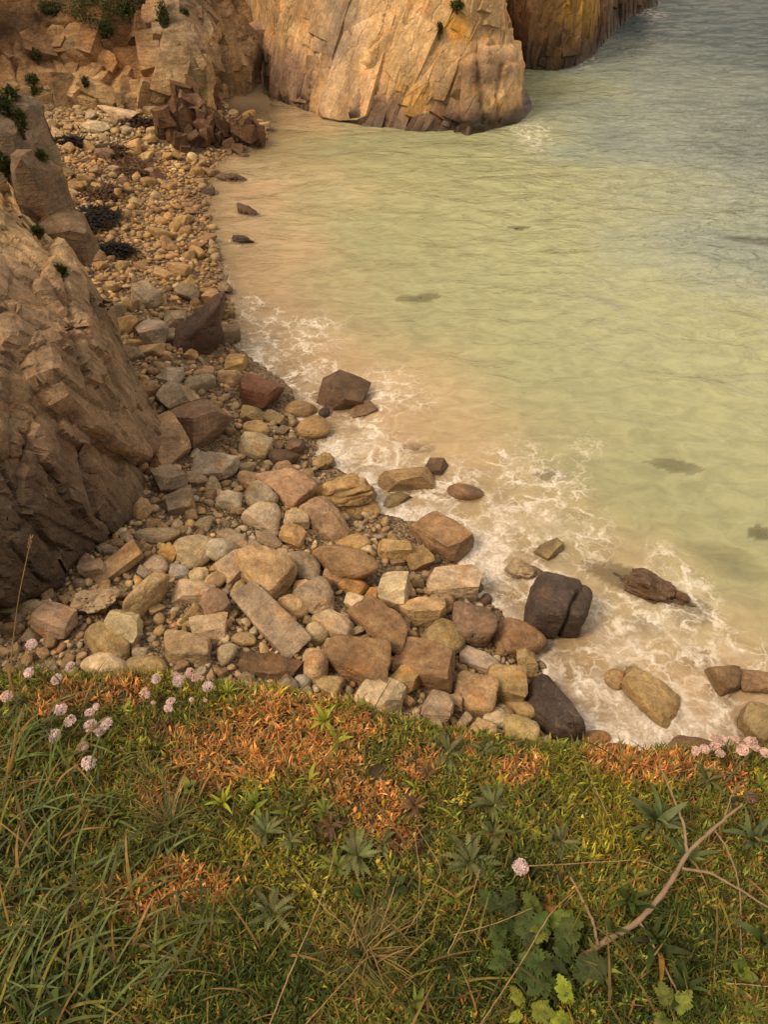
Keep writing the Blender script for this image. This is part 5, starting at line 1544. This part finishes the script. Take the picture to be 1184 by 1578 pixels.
def plant(name, px, py, kind, nleaf, rad_px, col, label, seed, cat='plant', group=None, elev=(0, .5)):
    q = thit(px, py, .004); r = np.random.default_rng(seed)
    e = empty(name, q); tag(e, label, cat, group)
    size = rad_px * depth_of(q) / F
    L0 = dict(horn=.052, lance=.085, lobed=.075, oval=.03)[kind]
    for k in range(nleaf):
        th = 2 * math.pi * (k + r.uniform(-.35, .35)) * .618 if nleaf > 3 else r.uniform(0, 6.28)
        s = size / L0 * r.uniform(.6, 1.15) * (.76 if kind == 'horn' else (.8 if kind == 'lobed' else .92))
        c = np.array(col) * r.uniform(.65, 1.35) * (1 + r.normal(0, .06, 3))
        if r.random() < .03: c = np.array((.30, .17, .04)) * r.uniform(.6, 1.1)
        me = LM[kind][int(r.integers(4))]
        obj('leaf', me, M_PLANT, e, (0, 0, .003 + .0012 * (k % 5)), (r.normal(0, .25), -r.uniform(*elev), th), (s, s * r.uniform(.85, 1.15), s), (*np.clip(c, .005, .6), 1))
GREY_G, DK, MIDC, PURP, LIMEC = (.12, .14, .055), (.04, .07, .015), (.13, .165, .03), (.14, .085, .05), (.27, .31, .04)
HORN = 'buck horn plantain rosettes'
PL = [('plantain_rosette', 690, 1165, 'horn', 16, 56, GREY_G, 'wide grey green toothed rosette beside the stones at the turf edge'), ('plantain_rosette', 745, 1160, 'horn', 10, 36, GREY_G, 'smaller grey green toothed rosette touching the wide one'),
      ('plantain_rosette', 660, 1198, 'horn', 10, 28, PURP, 'small olive purple rosette below the wide grey green one'), ('plantain_rosette', 640, 1245, 'horn', 12, 36, PURP, 'reddish purple rosette beside the bare orange patch'),
      ('plantain_rosette', 410, 1285, 'horn', 14, 44, GREY_G, 'dull green toothed rosette left of the bare orange patch'), ('plantain_rosette', 448, 1300, 'horn', 12, 34, GREY_G, 'spidery grey green rosette touching the dull green one'),
      ('plantain_rosette', 510, 1275, 'horn', 12, 38, PURP, 'brown purple rosette on the edge of the bare orange patch'), ('plantain_rosette', 500, 1255, 'horn', 8, 34, MIDC, 'mid green rosette behind the brown purple one'),
      ('plantain_rosette', 550, 1322, 'horn', 16, 56, GREY_G, 'large toothed grey green rosette below the yellow petal leaf'), ('plantain_rosette', 590, 1305, 'horn', 10, 40, GREY_G, 'grey green rosette next to the yellow petal leaf'),
      ('plantain_rosette', 520, 1340, 'horn', 10, 42, MIDC, 'leafy green rosette overlapped by a dry stalk'), ('plantain_rosette', 760, 1245, 'horn', 14, 50, GREY_G, 'bushy grey green rosette near the yellow upright leaf'),
      ('plantain_rosette', 760, 1290, 'horn', 12, 46, GREY_G, 'pointed toothed rosette above the lone pink flower'), ('plantain_rosette', 725, 1335, 'horn', 18, 66, GREY_G, 'biggest dark toothed rosette left of the lone pink flower'),
      ('plantain_rosette', 700, 1300, 'horn', 8, 34, MIDC, 'thin green rosette behind the biggest dark one'), ('plantain_rosette', 420, 1410, 'horn', 16, 58, GREY_G, 'broad grey rosette with reddish heart in the lower turf'),
      ('plantain_rosette', 470, 1480, 'horn', 12, 46, DK, 'shadowy dark rosette among grass in the lower turf'), ('plantain_rosette', 330, 1420, 'horn', 12, 44, MIDC, 'star shaped green rosette near the orange moss patch'),
      ('plantain_rosette', 250, 1430, 'horn', 10, 34, GREY_G, 'small grey rosette below the orange moss patch'), ('plantain_rosette', 865, 1300, 'horn', 12, 40, GREY_G, 'toothed rosette between lone pink flower and branch'),
      ('plantain_rosette', 765, 1215, 'horn', 8, 30, MIDC, 'little bright rosette above the bushy grey green one'), ('plantain_rosette', 1090, 1205, 'horn', 10, 40, GREY_G, 'toothed rosette under the pink flower cluster'),
      ('ribwort_plantain', 1010, 1275, 'lance', 14, 74, (.10, .13, .055), 'ribwort with long narrow grey green leaves behind the branch'), ('ribwort_plantain', 1055, 1325, 'lance', 9, 60, (.09, .125, .045), 'ribwort half hidden under the fork of the branch'),
      ('ribwort_plantain', 1155, 1300, 'lance', 10, 64, (.085, .12, .05), 'ribwort with upright leaves beyond the branch tip'), ('ribwort_plantain', 970, 1400, 'lance', 12, 64, DK, 'dark ribwort between the branch and its side twig'),
      ('ribwort_plantain', 1010, 1460, 'lance', 12, 70, DK, 'dark broad bladed ribwort below the branch'), ('ribwort_plantain', 1172, 1450, 'lance', 5, 90, (.07, .11, .035), 'tall lone leaf pair below the branch tip'),
      ('ribwort_plantain', 1050, 1530, 'lance', 10, 66, DK, 'dark ribwort low down under the branch'), ('ribwort_plantain', 925, 1500, 'lance', 9, 52, MIDC, 'ribwort by the thick end of the branch'),
      ('broad_leaf_herb', 835, 1425, 'lobed', 5, 60, MIDC, 'light lobed leaves beside the thick end of the branch'), ('broad_leaf_herb', 800, 1470, 'lobed', 7, 74, DK, 'dark lobed leafy herb left of the branch'),
      ('broad_leaf_herb', 870, 1500, 'lobed', 7, 78, DK, 'largest dark lobed herb under the thick end of the branch'), ('broad_leaf_herb', 880, 1560, 'lobed', 5, 54, (.17, .21, .03), 'bright lime lobed leaves low on the turf'),
      ('broad_leaf_herb', 810, 1560, 'lobed', 4, 52, (.17, .21, .03), 'yellow green lobed leaf beside the bright lime ones'), ('broad_leaf_herb', 770, 1420, 'lobed', 5, 60, DK, 'dark lobed leaves below the lone pink flower'),
      ('broad_leaf_herb', 1030, 1570, 'lobed', 4, 60, MIDC, 'lobed green leaves under the dark ribwort'), ('broad_leaf_herb', 945, 1440, 'lance', 7, 46, DK, 'narrow dark leaves touching the branch'),
      ('leafy_tuft', 500, 1115, 'lance', 7, 40, LIMEC, 'bright yellow green tuft on the orange moss near the turf edge'), ('leafy_tuft', 520, 1150, 'lance', 8, 46, LIMEC, 'pale green spreading tuft in the orange moss'), ('leafy_tuft', 555, 1095, 'lance', 5, 34, MIDC, 'green tuft at the turf edge by the pale block'),
      ('leafy_tuft', 480, 1210, 'lance', 4, 46, LIMEC, 'lime blade pair above the brown purple rosette'), ('leafy_tuft', 395, 1245, 'lance', 8, 42, MIDC, 'curling green tuft above the dull green rosette'), ('leafy_tuft', 445, 1255, 'lance', 6, 40, MIDC, 'looping green leaves beside the curling tuft'),
      ('leafy_tuft', 700, 1265, 'lance', 6, 36, LIMEC, 'lime tuft between the two bushy rosettes'), ('leafy_tuft', 905, 1215, 'lance', 6, 28, LIMEC, 'lime tuft above the branch side of the turf'), ('leafy_tuft', 350, 1075, 'lance', 8, 34, LIMEC, 'lime tuft beside the front flower clump'),
      ('leafy_tuft', 640, 1218, 'lance', 4, 26, LIMEC, 'small lime leaves above the reddish purple rosette'), ('leafy_tuft', 290, 1220, 'oval', 6, 28, MIDC, 'oval leaved sprig beside the reddish moss'), ('leafy_tuft', 345, 1240, 'lance', 7, 34, LIMEC, 'yellow green tuft left of the curling one'),
      ('leafy_tuft', 560, 1385, 'oval', 9, 28, DK, 'dark oval leaved sprig in the middle of the lower turf'), ('leafy_tuft', 610, 1370, 'oval', 9, 26, DK, 'round leaved dark sprig near a dry stalk'), ('leafy_tuft', 700, 1390, 'lance', 5, 44, MIDC, 'green blades below the biggest dark rosette'),
      ('leafy_tuft', 190, 1100, 'lance', 7, 30, LIMEC, 'lime blades beside the left flower clump'), ('leafy_tuft', 170, 1150, 'lance', 7, 40, MIDC, 'green blades below the left flower clump'), ('leafy_tuft', 1170, 1215, 'lance', 7, 34, MIDC, 'green blades beside the dried flower head'),
      ('leafy_tuft', 90, 1550, 'oval', 9, 36, DK, 'round dark leaves in the deep grass corner'), ('leafy_tuft', 1140, 1500, 'oval', 8, 30, MIDC, 'round green leaves below the tall leaf pair'), ('leafy_tuft', 640, 1560, 'lance', 8, 50, MIDC, 'green blades amid straw at the bottom of the turf'), ('leafy_tuft', 560, 1480, 'lance', 6, 50, DK, 'dark blades amid straw in the lower turf')]
for k, (nm, px, py, kd, nl, rp, col, lab) in enumerate(PL):
    el = {'horn': (.05, .65), 'lance': (.1, .9), 'lobed': (.0, .7), 'oval': (.2, .9)}[kd]
    plant(nm, px, py, kd, int(nl * (1.7 if kd == 'horn' else 1.25)), rp, col, lab, 800 + k, 'plant', {'plantain_rosette': 'toothed rosettes in the turf', 'ribwort_plantain': 'ribwort plants around the branch', 'broad_leaf_herb': 'lobed herbs near the branch', 'leafy_tuft': 'leafy tufts in the turf'}[nm], el)

# radiating grass tussocks
for k, (px, py, n, L, lab) in enumerate(((262, 1275, 210, .085, 'spiky grass tussock with a straw coloured heart'), (232, 1205, 90, .06, 'small blue green grass tuft above the spiky tussock'), (560, 1470, 150, .11, 'straw coloured grass tussock in the lower turf'), (55, 1040, 120, .035, 'fine dark green tuft at the turf edge by the pale flowers'), (285, 1062, 110, .035, 'needle leaved flower tuft at the turf edge'), (130, 1130, 90, .05, 'needle leaved clump under the left flowers'), (1120, 1165, 90, .04, 'needle leaved clump under the right flowers'))):
    q = thit(px, py, 0); r = np.random.default_rng(600 + k)
    x = q[0] + r.normal(0, .012, n); y = q[1] + r.normal(0, .012, n)
    col = np.repeat(np.array((.095, .115, .04))[None], n, 0) * r.uniform(.6, 1.4, (n, 1))
    dry = r.random(n) < (.62 if k == 2 else .25); col[dry] = np.array((.30, .205, .09)) * r.uniform(.6, 1.2, (dry.sum(), 1))
    V, Fc, Cc = blades(x, y, L * r.uniform(.5, 1.3, n), .0026 * r.uniform(.6, 1.2, n), r.uniform(0, 6.28, n), r.uniform(.2, 1.3, n), r.uniform(.2, 1.2, n), col, 5)
    o = empty('grass_tussock', q)
    bl = obj('blades', mesh_from('blades', V - q, Fc, smooth=False, col=Cc), M_LEAF, o); bl['kind'] = 'stuff'
    tag(o, lab, 'grass tussock', 'tussocks in the turf')

# ------------------------------------------------------------------ thrift flowers
def head_mesh(seed, R=.0115):
    r = np.random.default_rng(seed); V, Fc = [], []
    for i in range(30):
        ph = math.acos(1 - (i + .5) / 30 * 1.35); th = i * 2.39996
        n_ = np.array([math.sin(ph) * math.cos(th), math.sin(ph) * math.sin(th), math.cos(ph)]); n_ += r.normal(0, .12, 3); n_ /= np.linalg.norm(n_)
        u = np.cross(n_, (.3, .5, .8)); u /= np.linalg.norm(u); v = np.cross(n_, u)
        c = n_ * R * r.uniform(.55, .75); rot = r.uniform(0, 6.28)
        for p in range(5):
            a = rot + p * 1.2566
            d1 = math.cos(a) * u + math.sin(a) * v; d2 = math.cos(a + .5) * u + math.sin(a + .5) * v; d0 = math.cos(a - .5) * u + math.sin(a - .5) * v
            s = R * .42 * r.uniform(.8, 1.2); o = len(V)
            V += [c, c + d0 * s * .75 + n_ * s * .55, c + d1 * s * 1.05 + n_ * s * .7, c + d2 * s * .75 + n_ * s * .55]; Fc.append([o, o + 1, o + 2, o + 3])
    return mesh_from('flower_head', np.array(V), np.array(Fc), smooth=False)
HM = [head_mesh(k) for k in range(4)]
Dv, Df = ico(2)
BR = mesh_from('bract', Dv * (.0062, .0062, .0055), Df)
TH = [(48, 993, 1.0, 0), (108, 1027, .95, 0), (44, 1036, .95, 0), (87, 1047, 1.05, 0), (10, 1073, 1.0, 1), (92, 1093, 1.15, 0), (108, 1111, 1.05, 0), (138, 1098, .85, 0), (148, 1089, .6, 0), (139, 1118, 1.05, 0), (152, 1126, 1.0, 0), (164, 1115, 1.1, 0), (84, 1134, 1.1, 0), (127, 1151, .95, 1), (136, 1175, 1.1, 0),
      (240, 1046, .85, 0), (275, 1049, 1.0, 0), (271, 1040, .7, 1), (293, 1037, .9, 1), (303, 1044, .95, 1), (320, 1058, .9, 0), (222, 1066, .75, 1), (227, 1071, .6, 1), (263, 1081, .85, 0), (259, 1092, .75, 0), (236, 1083, .45, 1), (295, 1078, .4, 0), (316, 1079, .35, 1),
      (803, 1336, 1.05, 0), (1073, 1157, .7, 1), (1087, 1154, .8, 1), (1102, 1138, .95, 1), (1103, 1150, .9, 1), (1115, 1139, .75, 1), (1111, 1161, .75, 1), (1136, 1141, .85, 1), (1145, 1156, .9, 1), (1158, 1144, 1.0, 1), (1167, 1153, .6, 1), (1180, 1160, .8, 1), (1158, 1228, .9, 2)]
for k, (px, py, s, tone) in enumerate(TH):
    r = np.random.default_rng(3000 + k)
    off = r.uniform(.035, .055)
    if py < 1060 or (px > 1050 and py < 1165): off = .05
    q = thit(px, py, off)
    lx = lip(q[0])
    bx, by = q[0] + r.normal(0, .012), min(q[1] - abs(r.normal(.012, .01)), lx + .005)
    bz_ = float(turf([[bx, by]])[0])
    e = empty('thrift_flower', (bx, by, bz_))
    hd = q - np.array([bx, by, bz_])
    V, Fc = tube([(0, 0, -.004), hd * (.3, .3, .4), hd * (.7, .7, .8), hd - (0, 0, .004)], (.0013, .0012, .0011, .0011), 5)
    obj('stem', mesh_from('stem', V, Fc), M_PLANT, e, color=(.24, .22, .09, 1))
    tilt = (r.normal(.25, .3), r.normal(0, .3), r.uniform(0, 6.28))
    pc = {0: (.72, .58, .59), 1: (.70, .52, .48), 2: (.30, .20, .15)}[tone]
    pc = np.array(pc) * r.uniform(.88, 1.1)
    hm = obj('flower_head', HM[k % 4], M_PETAL, e, hd, tilt, (s * 1.1, s * 1.1, s * .78), (*np.clip(pc, 0, .8), 1))
    obj('bract', BR, M_PLANT, hm, (0, 0, -.003), None, None, (.28, .15, .10, 1))
    if tone == 2: lab, grp = 'dried brown flower head beyond the branch tip', None
    elif px == 803: lab, grp = 'lone round pink flower head among dark rosettes', None
    elif px > 1000: lab, grp = 'salmon pink thrift flower in the cluster before the dark rock', 'thrift cluster before the dark rock'
    elif px > 200: lab, grp = 'pink thrift flower of the clump below the purple grey block', 'thrift clump below the purple grey block'
    elif py < 1080: lab, grp = 'pale lilac thrift flower standing against the pebbles at the turf edge', 'thrift along the turf edge'
    else: lab, grp = 'pale lilac thrift flower of the dense clump above the long grass', 'thrift clump above the long grass'
    tag(e, lab, 'flower', grp)

# ------------------------------------------------------------------ dead branch, dry stalks, fallen leaves
def wood_material():
    m = NT('dry_wood')
    tc = m.pos()
    c = m.mix(m.noise(tc, 60, 5, .7), (.12, .075, .045, 1), (.34, .245, .165, 1))
    m.put(m.p.inputs['Base Color'], c); m.p.inputs['Roughness'].default_value = .85
    m.put(m.p.inputs['Normal'], m.bump(m.noise(tc, 150, 4), .6, .003))
    return m.m
M_WOOD = wood_material()
M_STRAW = leaf_material('dry_straw', 'object', .7, .1)
def path3(pts, hs, sub=6, seed=0, wob=.004):
    r = np.random.default_rng(seed)
    W3 = np.array([thit(x, y, h) for (x, y), h in zip(pts, hs)])
    t = np.linspace(0, len(pts) - 1, (len(pts) - 1) * sub + 1)
    Q = np.stack([np.interp(t, range(len(pts)), W3[:, k]) for k in range(3)], 1)
    for _ in range(2): Q[1:-1] = (Q[:-2] + 2 * Q[1:-1] + Q[2:]) / 4
    Q[1:-1] += r.normal(0, wob, Q[1:-1].shape) * .12
    return Q
b0 = thit(895, 1478, .0)
br = empty('dead_branch', b0)
tag(br, 'bare forked grey brown branch lying over the turf', 'branch')
def bpart(name, pts, hs, r0, r1, seed):
    Q = path3(pts, hs, 8, seed)
    V, Fc = tube(Q - b0, np.linspace(r0, r1, len(Q)) * (1 + .10 * np.sin(np.arange(len(Q)) * 1.7)), 8)
    obj(name, mesh_from(name, V, Fc), M_WOOD, br)
bpart('stem', [(893, 1480), (935, 1450), (985, 1420), (1025, 1375), (1062, 1312), (1110, 1268), (1145, 1240)], [.006, .015, .03, .04, .05, .06, .065], .0062, .0022, 1)
bpart('twig', [(1060, 1314), (1055, 1270), (1035, 1220), (1017, 1178)], [.05, .06, .065, .06], .0030, .0012, 2)
bpart('twig', [(1052, 1338), (1095, 1345), (1140, 1370), (1184, 1398), (1230, 1420)], [.045, .045, .04, .03, .03], .0026, .0014, 3)
bpart('twig', [(922, 1458), (915, 1420), (895, 1380), (880, 1352)], [.014, .02, .03, .03], .0030, .0016, 4)
bpart('twig', [(1100, 1277), (1118, 1300), (1135, 1340), (1142, 1380), (1144, 1475)], [.055, .05, .045, .03, .01], .0017, .0010, 5)
bpart('twig', [(985, 1420), (1005, 1450), (1040, 1520), (1075, 1590)], [.03, .03, .02, .01], .0022, .0012, 6)
bpart('twig', [(1118, 1262), (1128, 1225), (1142, 1205)], [.06, .06, .06], .0016, .0009, 7)
STK = [([(12, 1085), (18, 1000), (28, 920), (47, 832)], [.10, .14, .19, .25], .0012, 'tall straw stalk with a drooping seed head before the dark cliff', True),
       ([(415, 1580), (455, 1480), (490, 1400), (522, 1298)], [.03, .05, .05, .05], .0013, 'long slanting straw stalk across the broad grey rosette', False),
       ([(640, 1290), (648, 1350), (642, 1440)], [.04, .05, .02], .0008, 'thin upright straw stalk in the middle of the lower turf', False),
       ([(620, 1445), (650, 1400), (683, 1340), (640, 1270)], [.02, .04, .05, .04], .0009, 'bent straw stalk beside the biggest dark rosette', False),
       ([(690, 1470), (720, 1410), (740, 1340)], [.03, .05, .05], .0011, 'straw stalk leaning across the biggest dark rosette', False),
       ([(455, 1340), (500, 1400), (560, 1450)], [.03, .04, .02], .0009, 'straw stalk slanting down from the spidery rosette', False),
       ([(470, 1580), (560, 1480), (580, 1470)], [.03, .04, .03], .0010, 'low straw stalk near the straw coloured tussock', False),
       ([(740, 1580), (800, 1490), (850, 1405), (900, 1360)], [.02, .05, .06, .05], .0012, 'straw stalk crossing the dark lobed herb', False),
       ([(800, 1335), (900, 1330), (990, 1325), (1030, 1345)], [.045, .05, .05, .04], .0010, 'arching thin straw from the lone pink flower to the branch', False),
       ([(900, 1175), (940, 1262), (960, 1320)], [.03, .05, .02], .0008, 'thin dry stalk slanting above the branch', False),
       ([(1120, 1515), (1184, 1520), (1230, 1522)], [.02, .03, .03], .0010, 'low straw lying below the tall leaf pair', False),
       ([(700, 1440), (760, 1425), (820, 1400)], [.03, .05, .05], .0010, 'pale straw lying over the dark lobed leaves', False)]
for k, (pts, hs, rr, lab, seedhead) in enumerate(STK):
    if seedhead:
        base = thit(15, 1100, .0); W3 = np.array([base] + [at_y(x, y, base[1] + .02 * i) for i, (x, y) in enumerate(pts)])
        t = np.linspace(0, len(W3) - 1, 25); Q = np.stack([np.interp(t, range(len(W3)), W3[:, j]) for j in range(3)], 1)
        for _ in range(3): Q[1:-1] = (Q[:-2] + 2 * Q[1:-1] + Q[2:]) / 4
    else: Q = path3(pts, hs, 8, 50 + k, .003)
    e = empty('dry_stalk', Q[0]); tag(e, lab, 'stalk', 'dry stalks in the turf')
    V, Fc = tube(Q - Q[0], np.linspace(rr, rr * .6, len(Q)), 6)
    obj('stem', mesh_from('stem', V, Fc), M_STRAW, e, color=(.30, .20, .10, 1))
    if seedhead:
        tip = Q[-1] - Q[0]; dr = Q[-1] - Q[-3]; dr /= np.linalg.norm(dr); parts = []
        for i in range(14):
            p = tip - dr * .028 * (i / 14 - .15); a = i * 2.4
            s_ = np.array([math.cos(a), math.sin(a), .5]) * .0028
            v_, f_ = tube([p, p + s_ + dr * .003, p + s_ * 1.2 + dr * .008], (.0006, .0012, .0002), 4); parts.append((v_, f_))
        V, Fc = join(parts)
        obj('seed_head', mesh_from('seed_head', V, Fc), M_STRAW, e, color=(.34, .22, .11, 1))
FL = [(585, 1291, .011, 'yellow oval petal leaf lying on the bare orange patch'), (553, 1257, .007, 'small yellow leaf left of the reddish purple rosette'), (772, 1205, .016, 'yellow upright leaf above the bushy rosette'), (850, 1395, .02, 'rust coloured withered leaf by the light lobed leaves'), (250, 1335, .010, 'pink brown dead leaf on the orange moss'), (215, 1440, .012, 'pair of withered yellow leaves beside the deep grass'), (300, 1365, .009, 'orange withered leaf right of the orange moss'), (592, 1237, .007, 'tiny yellow leaf in the bare orange patch'), (990, 1322, .012, 'orange tipped leaf beside the branch'), (955, 1252, .012, 'folded orange leaf above the ribwort')]
for k, (px, py, s, lab) in enumerate(FL):
    q = thit(px, py, .012); r = np.random.default_rng(70 + k)
    th = np.linspace(0, 2 * math.pi, 13)[:-1]
    V = np.vstack([[(0, 0, 0)], np.c_[np.cos(th) * s, np.sin(th) * s * .6 * (1 - .2 * np.cos(th)), .2 * s * np.cos(th * 2)]])
    V = np.vstack([V, V - (0, 0, .0006)])
    Fc = [[0, 1 + i, 1 + (i + 1) % 12] for i in range(12)] + [[13, 14 + (i + 1) % 12, 14 + i] for i in range(12)]
    Fc += [[1 + i, 14 + i, 14 + (i + 1) % 12] for i in range(12)] + [[1 + i, 14 + (i + 1) % 12, 1 + (i + 1) % 12] for i in range(12)]
    o = obj('fallen_leaf', mesh_from('fallen_leaf', V, np.array(Fc)), M_PLANT, None, q, (r.normal(.5, .3), r.normal(0, .3), r.uniform(0, 6)), None, ((.52, .30, .03, 1) if 'yellow' in lab else (.34, .14, .04, 1)))
    tag(o, lab, 'leaf', 'fallen leaves on the turf')
